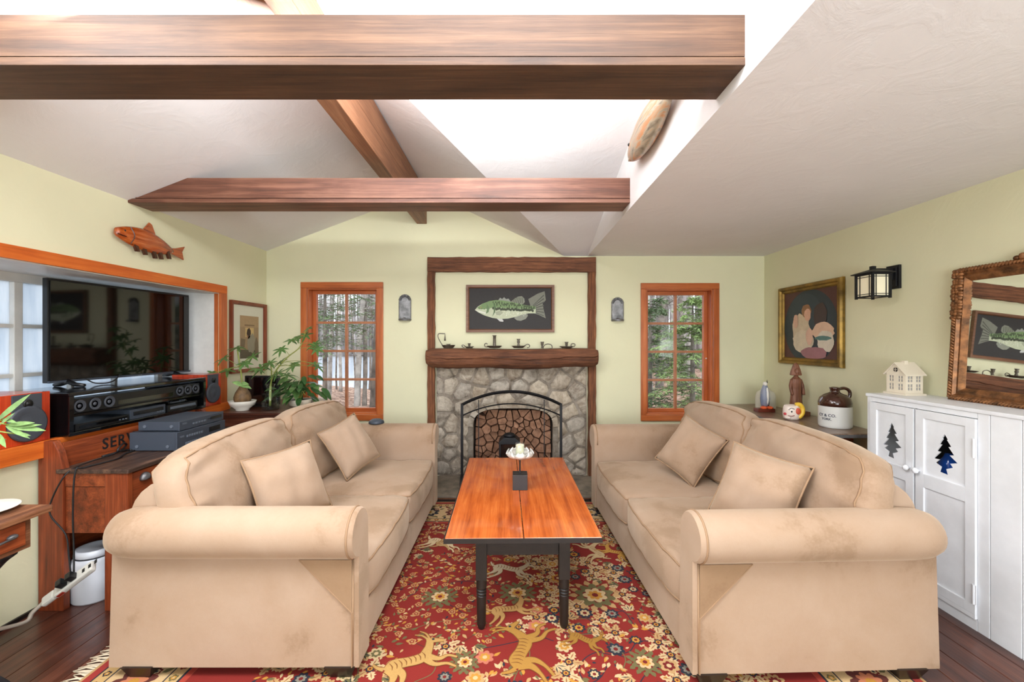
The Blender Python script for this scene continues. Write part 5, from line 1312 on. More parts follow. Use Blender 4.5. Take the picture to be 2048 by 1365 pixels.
for (x, y, s) in medal:
    n = 14
    for i in range(n):
        a = 2*PI*i/n; pleaf(x+s*.75*math.cos(a), y+s*.75*math.sin(a), a, s*.42, s*.3, OLIVE if s < .1 else TAN, 5)
    flower(x, y, s*.9, OLIVE, DRED, GOLD_, 10, 6); flower(x, y, s*.55, CREAM, GOLD_, DRED, 7, 8)
def free(x, y, d):
    return all(math.hypot(x-b[0], y-b[1]) > b[3]*.30+d for b in beasts) and all(math.hypot(x-b[0], y-b[1]) > b[2]+d*.8 for b in medal)
pts = []
for _ in range(14000):
    x, y = r.uniform(max(fx0, -1.0), min(fx1, 1.05)), r.uniform(fy0, fy1)
    if not free(x, y, .03): continue
    if all((x-p[0])**2+(y-p[1])**2 > .056**2 for p in pts): pts.append((x, y))
for i, (x, y) in enumerate(pts):
    t = r.random(); dens = (x < -.05 and y > 1.9)
    if dens and t < .72:
        flower(x, y, r.uniform(.016, .022), (186, 136, 84), (140, 46, 30), TAN, 5, 4)
        for q in range(3): pleaf(x+r.uniform(-.03, .03), y+r.uniform(-.03, .03), r.uniform(0, 6.3), .026, .012, r.choice([TAN, GOLD_, OLIVE]), 3)
    elif t < .30:
        a = r.uniform(0, 6.3)
        for q in range(5): serr(x+.014*math.cos(a+q*1.256), y+.014*math.sin(a+q*1.256), a+q*1.256+r.uniform(-.2, .2), r.uniform(.045, .062), .034, CREAM if r.random() < .75 else TAN, (150, 96, 60), 3)
        flower(x, y, .020, NAVY, GOLD_, DRED, 7, 6)
    elif t < .42:
        flower(x, y, r.uniform(.028, .042), NAVY, r.choice([CREAM, (130, 124, 110), GOLD_]), DRED, 8, 5)
    elif t < .58:
        flower(x, y, r.uniform(.030, .045), r.choice([CREAM, GOLD_, PINK, TAN]), r.choice([DRED, OLIVE, GOLD_]), CREAM, r.choice([6, 7, 9]), 5)
    elif t < .75:
        a = r.uniform(0, 6.3)
        for q in (-.6, 0, .6): serr(x, y, a+q, .055, .03, r.choice([OLIVE, TAN, CREAM]), NAVY, 4)
    else:
        for q in range(4): pleaf(x+r.uniform(-.03, .03), y+r.uniform(-.03, .03), r.uniform(0, 6.3), r.uniform(.025, .042), .016, r.choice([TAN, CREAM, OLIVE, GOLD_]), 3)
    for q in range(2): pleaf(x+r.uniform(-.05, .05), y+r.uniform(-.05, .05), r.uniform(0, 6.3), r.uniform(.018, .03), .011, r.choice([TAN, CREAM, OLIVE, GOLD_, NAVY]), 3)
for i in range(55):
    x, y = r.uniform(-.9, .95), r.uniform(fy0, fy1); a = r.uniform(0, 6.3); p = [(x, y)]
    for q in range(4): a += r.uniform(-.9, .9); x += .085*math.cos(a); y += .085*math.sin(a); p.append((x, y))
    vine(p, .0022, r.choice([NAVY, (96, 40, 26), OLIVE]), 2)
o = m.build('woven_motifs', M['rug'], rg, keep=True); o['kind'] = 'stuff'
m = MB()
y = ry0
while y < ry1:
    L = r.uniform(.055, .085); b = r.uniform(-.03, .03)
    m.tube([(rx0, y, .005), (rx0-L*.5, y+b*.4, .006), (rx0-L, y+b, .003)], [.0042, .0036, .0022], 4); y += .0095
o = m.build('fringe', plain('cream_fringe', (222, 204, 176), .95, var=.12), rg, smooth=True); o['kind'] = 'stuff'

# ---------------------------------------------------------------- corner table on the right
tb = thing('corner_table', 'dark-topped wooden table along the right wall behind the sofa', 'table', (2.2, 3.4, 0))
tz_ = .745
MB().prism([(2.0, 2.80), (XR-.006, 2.80), (XR-.006, YB-.024), (2.0, 4.10)], 'z', tz_-.006, tz_).build('top_board', M['brown_top'], tb)
MB().prism([(1.996, 2.795), (XR-.006, 2.795), (XR-.006, YB-.024), (1.996, 4.10)], 'z', tz_-.028, tz_-.0065).build('top_edge', M['grey_top'], tb, bevel=.004)
MB().box(2.012, 2.055, 3.05, 3.96, tz_-.052, tz_-.029).build('moulding', M['pink_paint'], tb, bevel=.004)
MB().box(2.035, 2.048, 3.07, 3.94, .12, tz_-.052).build('front_panel', M['pink_paint'], tb)
MB().box(2.048, XR-.03, 3.06, 3.95, .10, tz_-.029).build('carcass', M['bench'], tb)
MB().box(2.02, XR-.03, 3.045, 3.06, .06, tz_-.029).build('end_panel', M['bench_y'], tb)
for q in ((2.03, 3.07), (2.03, 3.90), (XR-.08, 3.07), (XR-.08, 3.90)): MB().box(q[0], q[0]+.05, q[1], q[1]+.05, 0, .12).build('leg', M['bench'], tb)
tx = text_mb('GARDEN', .040, .0006, 1.1); tx.xform(Matrix(((0,0,-1,2.0345), (-1,0,0,3.78), (0,1,0,.645), (0,0,0,1)))).build('stencil_lettering', M['ink'], tb)
# stoneware jug
Yj = 3.03; xj = X(1670, Yj); jr = .1
jg = thing('stoneware_jug', 'brown and white stoneware jug with a loop handle and printed lettering', 'jug', (xj, Yj, tz_))
MB().lathe([(.092, 0), (.098, .006), (.1, .02), (.1, .150), (.1, .152)], (xj, Yj, tz_), 36).build('white_body', plain('stoneware_white', (214, 214, 210), .3), jg, smooth=True)
MB().lathe([(.1003, .150), (.1, .175), (.09, .205), (.065, .228), (.038, .240), (.030, .246), (.028, .262), (.034, .268), (.034, .278), (.022, .280), (.018, .25), (.001, .25)], (xj, Yj, tz_), 36).build('brown_shoulder', M['brown_glaze'], jg, smooth=True)
MB().tube(smooth_path([(xj+.028, Yj, tz_+.268), (xj+.065, Yj-.005, tz_+.272), (xj+.092, Yj-.01, tz_+.255), (xj+.096, Yj-.012, tz_+.225), (xj+.086, Yj-.012, tz_+.198)]), .011, 10).build('handle', M['brown_glaze'], jg, smooth=True)
base = math.atan2(-Yj, -xj)     # towards the viewer
for s, zz_, off, sz in (('CY & CO.', .088, -.50, .027), ('YORK.', .062, -.50, .022)):
    tm = text_mb(s, sz, .0006)
    def wrap(p, zz_=zz_, off=off):
        a = base+off+(p.x)/.1; q = .1005+p.z
        return Vector((xj+q*math.cos(a), Yj+q*math.sin(a), tz_+zz_+p.y))
    tm.map(wrap).build('lettering', M['navy_ink'], jg)
# white crock jar behind the little bird figure
Yc = 3.80; xc = X(1531, Yc)
jr_ = MB().lathe([(.072, 0), (.078, .004), (.08, .02), (.08, .115), (.068, .150), (.045, .168), (.034, .172), (.036, .185), (.030, .187), (.026, .16), (.001, .15)], (xc, Yc, tz_), 30).build('white_jar', plain('old_white_glaze', (206, 204, 186), .35, var=.06), smooth=True)
tag(jr_, 'pale rounded ceramic jar behind the small painted bird figure', 'jar')
Yg = 3.68; xg = X(1529, Yg)
bf = thing('bird_figure', 'painted grey standing bird figure on orange feet before the pale jar', 'figurine', (xg, Yg, tz_))
MB().box(xg-.075, xg+.07, Yg-.035, Yg+.035, tz_, tz_+.030).build('base_block', plain('red_brown_block', (104, 44, 28), .4, var=.2), bf, bevel=.003)
for q in (-.022, .03): MB().ball((xg+q, Yg-.025, tz_+.038), .026, .030, .014, 12, 8).build('foot', plain('orange_paint', (226, 96, 48), .35), bf, smooth=True)
MB().lathe([(.012, .04), (.030, .06), (.040, .11), (.036, .17), (.022, .215), (.014, .235), (.001, .24)], (xg+.004, Yg, tz_), 18, sy=.8).build('body', plain('bird_grey', (134, 140, 158), .4), bf, smooth=True)
MB().ball((xg+.012, Yg-.018, tz_+.135), .016, .016, .075, 12, 10).build('breast', M['white_ceramic'], bf, smooth=True)
MB().ball((xg+.030, Yg-.004, tz_+.105), .008, .016, .065, 10, 10).build('wing', M['ink'], bf, smooth=True)
MB().ball((xg-.026, Yg-.004, tz_+.105), .010, .018, .06, 10, 10).build('wing', plain('bird_blue_grey', (112, 122, 146), .4), bf, smooth=True)
MB().ball((xg+.004, Yg-.004, tz_+.238), .018, .020, .020, 12, 8).build('head', M['white_ceramic'], bf, smooth=True)
MB().lathe([(.006, 0), (.0005, .03)], (xg+.014, Yg-.014, tz_+.246), 8).build('beak', M['ink'], bf)
# carved wooden figure
Yw = 3.50; xw = X(1592, Yw)
cw = thing('carved_figure', 'tall brown carved wooden figure in a hooded coat on a block', 'carving', (xw, Yw, tz_))
MB().box(xw-.06, xw+.085, Yw-.05, Yw+.05, tz_, tz_+.035).build('base_block', M['carved'], cw, bevel=.004)
MB().lathe([(.052, .035), (.050, .08), (.042, .16), (.040, .22), (.044, .265), (.040, .295), (.020, .315), (.014, .325)], (xw, Yw, tz_), 12, sy=.75).build('coat', M['carved'], cw)
for s in (-1, 1): MB().tube(smooth_path([(xw+s*.034, Yw, tz_+.29), (xw+s*.050, Yw-.008, tz_+.23), (xw+s*.046, Yw-.025, tz_+.17)]), [.013]*6+[.011]*7, 8).build('arm', M['carved'], cw, smooth=True)
MB().ball((xw-.002, Yw-.012, tz_+.355), .022, .022, .032, 12, 10).build('head', M['carved'], cw, smooth=True)
MB().lathe([(.040, .325), (.046, .33), (.036, .37), (.022, .41), (.008, .425), (.001, .427)], (xw+.002, Yw+.006, tz_), 9, sy=.8).build('hood', M['carved'], cw)
MB().tube([(xw-.004, Yw-.036, tz_+.355), (xw-.004, Yw-.040, tz_+.345)], [.003, .006], 6).build('nose', M['carved'], cw)
MB().tube([(xw+.05, Yw+.01, tz_+.035), (xw+.052, Yw+.01, tz_+.20), (xw+.044, Yw+.01, tz_+.225)], .006, 6).build('staff', M['black_iron'], cw)
# clown head mug
Yk = 3.32; xk = X(1584, Yk)
cm = thing('clown_head_mug', 'small painted ceramic clown head with yellow hair on the corner table', 'mug', (xk, Yk, tz_))
skin = plain('clown_cream', (236, 220, 208), .3)
MB().lathe([(.040, 0), (.052, .01), (.056, .04), (.054, .08), (.048, .105), (.040, .112), (.036, .11), (.04, .08), (.001, .05)], (xk-.004, Yk, tz_), 24, sx=1.12, sy=.9).build('head', skin, cm, smooth=True)
MB().ball((xk-.058, Yk-.012, tz_+.045), .014, .014, .012, 12, 8).build('nose', plain('clown_red', (196, 56, 64), .3), cm, smooth=True)
MB().ball((xk-.045, Yk-.02, tz_+.020), .026, .026, .016, 12, 8).build('chin', skin, cm, smooth=True)
MB().tube(smooth_path([(xk-.052, Yk-.032, tz_+.034), (xk-.034, Yk-.046, tz_+.032), (xk-.014, Yk-.051, tz_+.038)]), .0028, 6).build('mouth', plain('clown_lip', (120, 32, 34), .4), cm)
MB().ball((xk-.030, Yk-.043, tz_+.066), .006, .005, .008, 10, 8).build('eye', M['ink'], cm)
MB().tube(smooth_path([(xk-.048, Yk-.032, tz_+.078), (xk-.032, Yk-.043, tz_+.092), (xk-.012, Yk-.049, tz_+.085)]), .0025, 6).build('eyebrow', M['tin'], cm)
MB().ball((xk+.016, Yk-.044, tz_+.068), .022, .012, .026, 12, 8).build('ear_tuft', plain('clown_orange', (200, 84, 60), .5, var=.2), cm, smooth=True)
MB().tube(smooth_path([(xk+.030, Yk-.03, tz_+.018), (xk+.056, Yk-.034, tz_+.05), (xk+.060, Yk-.03, tz_+.09), (xk+.040, Yk-.028, tz_+.118), (xk+.012, Yk-.02, tz_+.116)]), .016, 10).build('hair', plain('clown_yellow', (238, 196, 60), .4, bmp=.4, bs=40), cm, smooth=True)

# ---------------------------------------------------------------- white cabinet with cut-out doors
wc = thing('white_cabinet', 'tall white painted cabinet with pine-tree cut-outs in its doors', 'cabinet', (2.3, 1.9, 0))
wx, wz, wy1, wy0 = 2.16, 1.034, 2.614, .75
MB().box(wx-.008, XR-.002, wy0, wy1+.004, wz-.018, wz).build('top_board', M['white_paint'], wc, bevel=.003)
MB().box(wx+.014, XR-.004, wy1-.016, wy1, 0, wz-.018).build('side_panel', M['white_paint'], wc)
MB().box(XR-.012, XR-.004, wy0, wy1-.017, .04, wz-.02).build('back_panel', plain('cabinet_inside', (44, 46, 52), .8), wc)
MB().box(wx+.016, XR-.013, wy0, wy1-.018, .012, .035).build('floor_board', M['white_paint'], wc)
dY = [2.584, 2.305, 2.293, 1.997]
st_ = [(dY[0]+.002, wy1), (1.943+.002, dY[3]-.002)]
for (a, b) in st_: MB().box(wx, wx+.014, a, b, .0, wz-.018).build('stile', M['white_paint'], wc, bevel=.002)
MB().box(wx, wx+.014, dY[3], dY[0], .989, wz-.018).build('rail', M['white_paint'], wc)
MB().box(wx, wx+.014, dY[3], dY[0], .0, .052).build('rail', M['white_paint'], wc)
yy = 1.943
for k in range(8):
    nxt = yy-(.122 if k == 0 else .15); MB().box(wx, wx+.014, nxt+.0015, yy-.0015, 0, wz-.018).build('plank', M['white_paint'], wc, bevel=.002); yy = nxt
TREE = [(0, 1), (.10, .88), (.07, .87), (.20, .72), (.12, .72), (.30, .53), (.16, .53), (.42, .32), (.20, .33), (.36, .22), (.14, .16), (.20, .02), (-.12, .0), (-.06, .14), (-.30, .22), (-.20, .30), (-.46, .36), (-.18, .50), (-.34, .53), (-.14, .70), (-.24, .72), (-.08, .87), (-.12, .88)]
def door(ya, yb, knob_y, hinge_y):
    """ya > yb; two recessed panels, the upper one with a tree cut right through"""
    d = MB().box(wx-.010, wx+.006, yb, ya, .055, .075).build('door', M['white_paint'], wc)
    z = [.055, .13, .585, .655, .955, .986]; s = .045
    P_ = lambda mb, nm, mat=M['white_paint'], **k: mb.build(nm, mat, d, **k)
    P_(MB().box(wx-.010, wx+.006, yb, yb+s, .0755, .986), 'door_stile', bevel=.0015); P_(MB().box(wx-.010, wx+.006, ya-s, ya, .0755, .986), 'door_stile', bevel=.0015)
    for (z0, z1) in ((.0755, .12), (.585, .655), (.945, .986)): P_(MB().box(wx-.010, wx+.006, yb+s, ya-s, z0, z1), 'door_rail', bevel=.0015)
    P_(MB().box(wx-.002, wx+.004, yb+s, ya-s, .12, .585), 'lower_panel')
    # upper panel split round the tree outline
    yc = (ya+yb)/2; th, tw2, tz0 = .20, .135, .685; t = [(yc+u*tw2, tz0+v*th) for u, v in TREE]
    bm = bmesh.new()
    def ringf(x):
        o = [bm.verts.new((x, *p)) for p in ((yb+s, .655), (ya-s, .655), (ya-s, .945), (yb+s, .945))]; i = [bm.verts.new((x, *p)) for p in t]
        es = [bm.edges.new((o[k], o[(k+1) % 4])) for k in range(4)]+[bm.edges.new((i[k], i[(k+1) % len(i)])) for k in range(len(i))]
        bmesh.ops.triangle_fill(bm, edges=es, use_beauty=True); return i
    i0 = ringf(wx-.002); i1 = ringf(wx+.004)
    for k in range(len(t)): bm.faces.new((i0[k], i0[(k+1) % len(t)], i1[(k+1) % len(t)], i1[k]))
    mb = MB(); bm.verts.index_update(); mb.add([v.co.copy() for v in bm.verts], [tuple(v.index for v in f.verts) for f in bm.faces]); bm.free()
    P_(mb, 'cut_out_panel')
    P_(MB().lathe([(.006, 0), (.007, .008), (.014, .016), (.016, .024), (.010, .032), (.001, .034)], (0, 0, 0), 16).map(lambda p: Vector((wx-.010-p.z, knob_y+p.x, .665+p.y))), 'knob', smooth=True)
    for zz_ in (.17, .85):
        if hinge_y is None: break
        P_(MB().box(wx-.013, wx-.0095, hinge_y-.010, hinge_y+.010, zz_-.045, zz_+.045), 'hinge', bevel=.001)
        P_(MB().tube([(wx-.0145, hinge_y, zz_-.045), (wx-.0145, hinge_y, zz_+.045)], .004, 8), 'hinge_pin')
door(dY[0], dY[1], dY[1]+.022, None); door(dY[2], dY[3], dY[2]-.022, dY[3]+.002)
# things kept inside, showing through the cut-outs
o = MB().lathe([(.036, 0), (.040, .01), (.040, .075), (.022, .098), (.014, .12), (.001, .12)], (2.29, 2.255, .64), 18).build('blue_bottle', plain('blue_glass_bottle', (40, 90, 190), .15), smooth=True)
o.location.z = .64; tag(o, 'blue bottle showing through the tree cut-out of the right cabinet door', 'bottle')
MB().box(wx+.02, XR-.013, wy0+.01, wy1-.018, .625, .64).build('inner_shelf', M['desk'], wc)
# house lantern
Yo = 2.47; xo = X(1836, Yo)
hl = thing('house_lantern', 'small cream metal house lantern with pane windows on the white cabinet', 'lantern', (xo-.015, Yo+.07, wz), (0, 0, R_(3)))
hw, hd, hz_, hr = .052, .06, .125, .185
B = lambda mb, nm, mat=M['cream_tin'], **k: mb.build(nm, mat, hl, world=False, **k)
B(MB().box(-hw-.012, hw+.012, -hd-.012, hd+.012, 0, .012), 'base', bevel=.002)
dark = plain('house_window_shade', (150, 148, 146), .3)
B(MB().box(-hw+.003, hw-.003, -hd+.003, hd-.003, .012, hz_-.004), 'inner_core', dark)
def facade(pt, w, zt, cols, nm):
    """wall sheet built from bars so the panes are real openings"""
    m_ = MB(); us_ = [-w]; 
    for c in cols: us_ += [c-.014, c+.014]
    us_ += [w]
    zs_ = [.012, .03, .066, .078, .112, zt]
    for i in range(len(us_)-1):
        for j in range(5):
            if i % 2 == 1 and j % 2 == 1: continue
            m_.box(*pt(us_[i], us_[i+1]), zs_[j], zs_[j+1])
    B(m_, nm)
    for c in cols:
        for (za, zb) in ((.03, .066), (.078, .112)):
            q = MB().box(*pt(c-.002, c+.002), za, zb); q.box(*pt(c-.014, c-.0021), (za+zb)/2-.0015, (za+zb)/2+.0015); q.box(*pt(c+.0021, c+.014), (za+zb)/2-.0015, (za+zb)/2+.0015); B(q, 'glazing_bar')
facade(lambda a, b: (a, b, -hd-.001, -hd+.003), hw, hz_, [-.025, .025], 'side_wall'); facade(lambda a, b: (a, b, hd-.003, hd+.001), hw, hz_, [-.025, .025], 'side_wall')
facade(lambda a, b: (-hw-.001, -hw+.003, a, b), hd-.003, hz_, [-.028, .028], 'front_wall'); facade(lambda a, b: (hw-.003, hw+.001, a, b), hd-.003, hz_, [-.028, .028], 'front_wall')
# gable ends face local -x / +x
for x_ in (-hw-.001, hw-.003): B(MB().prism([(-hd, hz_), (hd, hz_), (0, hr)], 'x', x_, x_+.004), 'gable')
B(MB().lathe([(.013, 0), (.013, .002)], (-hw-.003, 0, hz_+.022), 16, axis='x'), 'round_window', M['ink'])
q = MB().box(-hw-.0045, -hw-.003, -.0012, .0012, hz_+.009, hz_+.035); q.box(-hw-.0045, -hw-.003, -.013, .013, hz_+.0208, hz_+.0232); B(q, 'glazing_bar')
for s in (-1, 1): B(MB().prism([(s*(hd+.012), hz_-.010), (0, hr), (0, hr+.005), (s*(hd+.012), hz_-.005)], 'x', -hw-.012, hw+.012), 'roof')
B(MB().box(-.01, .012, -.012, .012, hr-.01, hr+.014), 'chimney')
# gilt mirror leaning on the cabinet
mr = thing('gilt_mirror', 'ornate carved gilt-framed mirror standing on the white cabinet', 'mirror', (2.40, 2.0, wz))
my1, my0, mzh = 2.338, 1.45, .70; xb0, xt0 = 2.395, 2.437
Lm = math.hypot(mzh, xt0-xb0); tv_ = Vector((xt0-xb0, 0, mzh))/Lm; nv_ = Vector((-tv_.z, 0, tv_.x))
cM = Vector(((xb0+xt0)/2, (my0+my1)/2, wz+mzh/2))
Pm = lambda u, v, d: cM+Vector((0, -u, 0))+tv_*v+nv_*d        # u to the right of the picture
mw_, mh_ = my1-my0, Lm
rails(mr, Pm, mw_, mh_, .066, .03, M['gilt'], [(0, .012), (.12, .026), (.35, .030), (.5, .018), (.68, .022), (.85, .014), (1, .006)])
mm = MB().add([Pm(-mw_/2+.064, -mh_/2+.064, .004), Pm(mw_/2-.064, -mh_/2+.064, .004), Pm(mw_/2-.064, mh_/2-.064, .004), Pm(-mw_/2+.064, mh_/2-.064, .004), Pm(-mw_/2+.064, -mh_/2+.064, -.002), Pm(mw_/2-.064, -mh_/2+.064, -.002), Pm(mw_/2-.064, mh_/2-.064, -.002), Pm(-mw_/2+.064, mh_/2-.064, -.002)], [(0,1,2,3), (7,6,5,4), (0,4,5,1), (1,5,6,2), (2,6,7,3), (3,7,4,0)])
mm.build('mirror_glass', M['mirror'], mr)
# rope edge and carved leaf ornaments
mt = MB(); n = 60
def rope(a, b, n):
    for i in range(n):
        t = (i+.5)/n; u = a[0]+(b[0]-a[0])*t; v = a[1]+(b[1]-a[1])*t; L = math.hypot(b[0]-a[0], b[1]-a[1])/n
        d = Vector((b[0]-a[0], b[1]-a[1], 0)).normalized(); pr_ = Vector((-d.y, d.x, 0))
        p0 = Vector((u, v, 0))-d*L*.7-pr_*.010; p1 = Vector((u, v, 0))+d*L*.7+pr_*.010
        mt.tube([Pm(p0.x, p0.y, .022), Pm((p0.x+p1.x)/2, (p0.y+p1.y)/2, .034), Pm(p1.x, p1.y, .022)], .007, 5)
e_ = .008
rope((-mw_/2+e_, -mh_/2+e_), (-mw_/2+e_, mh_/2-.26), 28); rope((-mw_/2+e_, -mh_/2+e_), (mw_/2-e_, -mh_/2+e_), 56); rope((-mw_/2+e_, mh_/2-e_), (mw_/2-e_, mh_/2-e_), 56); rope((mw_/2-e_, -mh_/2+e_), (mw_/2-e_, mh_/2-e_), 42)
mt.build('rope_moulding', M['gilt'], mr, smooth=True)
r = random.Random(12)
for i in range(16):
    v = mh_/2-.01-i*.0165; mt = MB()
    for s in (-1, 0, 1):
        u = -mw_/2+.018+s*.016+r.uniform(-.004, .004); mt.ball(Pm(u, v+r.uniform(-.004, .004), .028), .011, .012+r.uniform(0, .004), .010+r.uniform(0, .004), 8, 6)
    mt.build('carved_leaf', M['gilt'], mr, smooth=True)
for i in range(15):
    t = (i-7)/7; mt = MB()
    for s in range(3): mt.ball(Pm(t*.16, mh_/2+.012+.045*(1-t*t)*s/2.5, .026), .012, .014, .012, 8, 6)
    mt.build('crest_leaf', M['gilt'], mr, smooth=True)
# wall lantern
wl = thing('wall_lantern', 'black craftsman wall lantern with pale glass on the right wall', 'wall lamp', (XR, 2.74, 1.60))
MB().box(XR-.016, XR, 2.70, 2.795, 1.682, 1.832).build('back_plate', M['black_iron'], wl, bevel=.003)
MB().box(XR-.026, XR-.016, 2.712, 2.783, 1.697, 1.818).build('inner_plate', M['black_iron'], wl, bevel=.003)
MB().box(2.30, XR-.02, 2.732, 2.757, 1.792, 1.812).build('arm', M['black_iron'], wl)
MB().box(XR-.06, XR-.02, 2.73, 2.76, 1.74, 1.792).build('arm_bracket', M['black_iron'], wl)
lx0_, lx1_, ly0_, ly1_, lz0, lz1 = 2.232, 2.352, 2.662, 2.802, 1.625, 1.775
glow, ntg, bg_ = newmat('lit_frosted_glass'); bg_.inputs['Base Color'].default_value = lin((228, 222, 196)); bg_.inputs['Emission Color'].default_value = lin((255, 236, 190)); bg_.inputs['Emission Strength'].default_value = .12
MB().box(lx0_+.010, lx1_-.010, ly0_+.010, ly1_-.010, lz0+.006, lz1).build('glass', glow, wl)
for x_ in (lx0_, lx1_-.013):
    for y_ in (ly0_, ly1_-.013): MB().box(x_, x_+.013, y_, y_+.013, lz0-.006, lz1).build('corner_post', M['black_iron'], wl)
for z_ in (lz0, lz1-.010): 
    q = MB(); q.box(lx0_+.013, lx1_-.013, ly0_+.002, ly0_+.010, z_, z_+.010); q.box(lx0_+.013, lx1_-.013, ly1_-.010, ly1_-.002, z_, z_+.010); q.box(lx0_+.002, lx0_+.010, ly0_+.013, ly1_-.013, z_, z_+.010); q.box(lx1_-.010, lx1_-.002, ly0_+.013, ly1_-.013, z_, z_+.010); q.build('rail', M['black_iron'], wl)
q = MB()
for u in (.24, .76):
    y_ = ly0_+(ly1_-ly0_)*u; x_ = lx0_+(lx1_-lx0_)*u; z_ = lz0+(lz1-lz0)*(.14 if u < .5 else .86)
    q.box(lx0_+.006, lx0_+.0095, y_-.002, y_+.002, lz0+.01, lz1-.01); q.box(x_-.002, x_+.002, ly0_+.006, ly0_+.0095, lz0+.01, lz1-.01)
    q.box(lx0_+.0062, lx0_+.0093, ly0_+.013, ly1_-.013, z_-.002, z_+.002); q.box(lx0_+.013, lx1_-.013, ly0_+.0062, ly0_+.0093, z_-.002, z_+.002)
q.build('lattice_bars', M['black_iron'], wl)
xm, ym = (lx0_+lx1_)/2, (ly0_+ly1_)/2; e = .015
MB().add([(lx0_-e, ly0_-e, lz1), (lx1_+e, ly0_-e, lz1), (lx1_+e, ly1_+e, lz1), (lx0_-e, ly1_+e, lz1), (lx0_-e, ly0_-e, lz1+.006), (lx1_+e, ly0_-e, lz1+.006), (lx1_+e, ly1_+e, lz1+.006), (lx0_-e, ly1_+e, lz1+.006), (xm-.012, ym-.012, lz1+.030), (xm+.012, ym-.012, lz1+.030), (xm+.012, ym+.012, lz1+.030), (xm-.012, ym+.012, lz1+.030)],
         [(3,2,1,0), (0,1,5,4), (1,2,6,5), (2,3,7,6), (3,0,4,7), (4,5,9,8), (5,6,10,9), (6,7,11,10), (7,4,8,11), (8,9,10,11)]).build('roof', M['black_iron'], wl)
MB().box(xm-.012, xm+.012, ym-.012, ym+.012, lz1+.028, lz1+.05).build('finial', M['black_iron'], wl)

# ---------------------------------------------------------------- tin sconces and mantel candle holders
def sconce(label, px0, px1, py0, py1):
    x0, x1, z1, z0 = X(px0, YB), X(px1, YB), Z(py0, YB), Z(py1, YB); xc, w = (x0+x1)/2, (x1-x0)/2
    t = thing('tin_sconce', label, 'wall sconce', (xc, YB, z0), group='pair of tin wall sconces')
    poly = [(xc-w*.92, z0), (xc+w*.92, z0), (xc+w*.92, z1-w)]+[(xc+w*.98*math.cos(PI*i/14), z1-w*.95+w*.95*math.sin(PI*i/14)) for i in range(15)]+[(xc-w*.92, z1-w)]
    MB().prism(poly, 'y', YB-.008, YB-.002).build('back_plate', M['tin'], t, bevel=.001)
    for i in range(11):
        a = PI*(i+.5)/11; c = (xc+w*.80*math.cos(a), z1-w*.95+w*.80*math.sin(a))
        MB().tube([(xc+w*.55*math.cos(a), YB-.010, z1-w*.95+w*.55*math.sin(a)), (xc+w*.98*math.cos(a), YB-.020, z1-w*.95+w*.98*math.sin(a))], [.003, .007], 6).build('crimp', M['tin'], t, smooth=True)
    MB().tube([(xc-w*.92, YB-.01, z0), (xc-w*.92, YB-.01, z1-w)], .005, 6).build('rolled_edge', M['tin'], t); MB().tube([(xc+w*.92, YB-.01, z0), (xc+w*.92, YB-.01, z1-w)], .005, 6).build('rolled_edge', M['tin'], t)
    pan = [(xc+w*.92*math.cos(PI*i/12), YB-.008-.055*math.sin(PI*i/12)) for i in range(13)]
    MB().prism(pan, 'z', z0, z0+.006).build('drip_pan', M['tin'], t)
    MB().tube([(x_, y_, z0+.012) for x_, y_ in pan], .008, 6).build('pan_rim', M['tin'], t, smooth=True)
    MB().lathe([(.012, .006), (.012, .03), (.010, .03), (.010, .01), (.001, .008)], (xc, YB-.035, z0), 14).build('candle_cup', M['tin'], t, smooth=True)
sconce('arched tin wall sconce between the left window and the fireplace', 798, 823, 590, 642)
sconce('arched tin wall sconce between the fireplace and the right window', 1222, 1247, 596, 643)
MZ, MY = 1.284, 4.04; S_ = MY/F
def mh(px): return X(px, MY)
def pan_prof(r, h): return [(r*.62, 0), (r*.7, .003), (r*.97, h), (r, h), (r*.97, h+.003), (r*.65, .006), (.001, .006)]
def holder(label, px, rpx, h, col, handle):
    """pan, socket and curled handle"""
    x_ = mh(px); t = thing('candle_holder', label, 'candle holder', (x_, MY, MZ), group='candle holders on the mantel')
    if rpx: MB().lathe(pan_prof(rpx*S_, h), (x_, MY, MZ), 24).build('pan', M['bronze'], t, smooth=True)
    MB().lathe(col, (x_, MY, MZ+.004), 16).build('socket', M['bronze'], t, smooth=True)
    MB().tube(smooth_path([(mh(a), MY, Z(b, MY)) for a, b in handle]), .0042, 7).build('handle', M['bronze'], t, smooth=True); return t
t = holder('old betty-lamp holder with tall hooked arm and cone snuffer, leftmost on mantel', 897, 14, .026, [(.012, 0), (.012, .026), (.020, .030), (.022, .034), (.01, .034), (.008, .02), (.001, .02)], [(887, 694), (880, 683), (876, 674), (878, 668), (890, 668)])
MB().lathe([(.010, -.066), (.005, -.03), (.002, 0)], (mh(890), MY, Z(668, MY)), 12).build('snuffer', M['bronze'], t, smooth=True)
sk = [(.006, 0), (.006, .010), (.011, .018), (.012, .034), (.016, .038), (.016, .041), (.009, .041), (.008, .02), (.001, .02)]
holder('low candle holder with a small handle, second from the left on mantel', 938.5, 9.5, .012, sk, [(931, 694), (928, 691), (924, 691), (925, 694), (929, 696)])
holder('tall straight column candlestick on a wide pan on mantel', 989, 15.5, .018, [(.018, 0), (.015, .006), (.014, .108), (.020, .112), (.021, .116), (.01, .116), (.009, .10), (.001, .10)], [(978, 694), (971, 694), (969, 690), (972, 687), (975, 689)])
holder('medium baluster candlestick on a dark pan near the middle of mantel', 1037, 14, .018, [(.013, 0), (.012, .03), (.008, .036), (.014, .048), (.014, .06), (.010, .066), (.017, .078), (.018, .082), (.01, .082), (.001, .07)], [(1049, 692), (1055, 689), (1059, 691), (1058, 695), (1054, 696)])
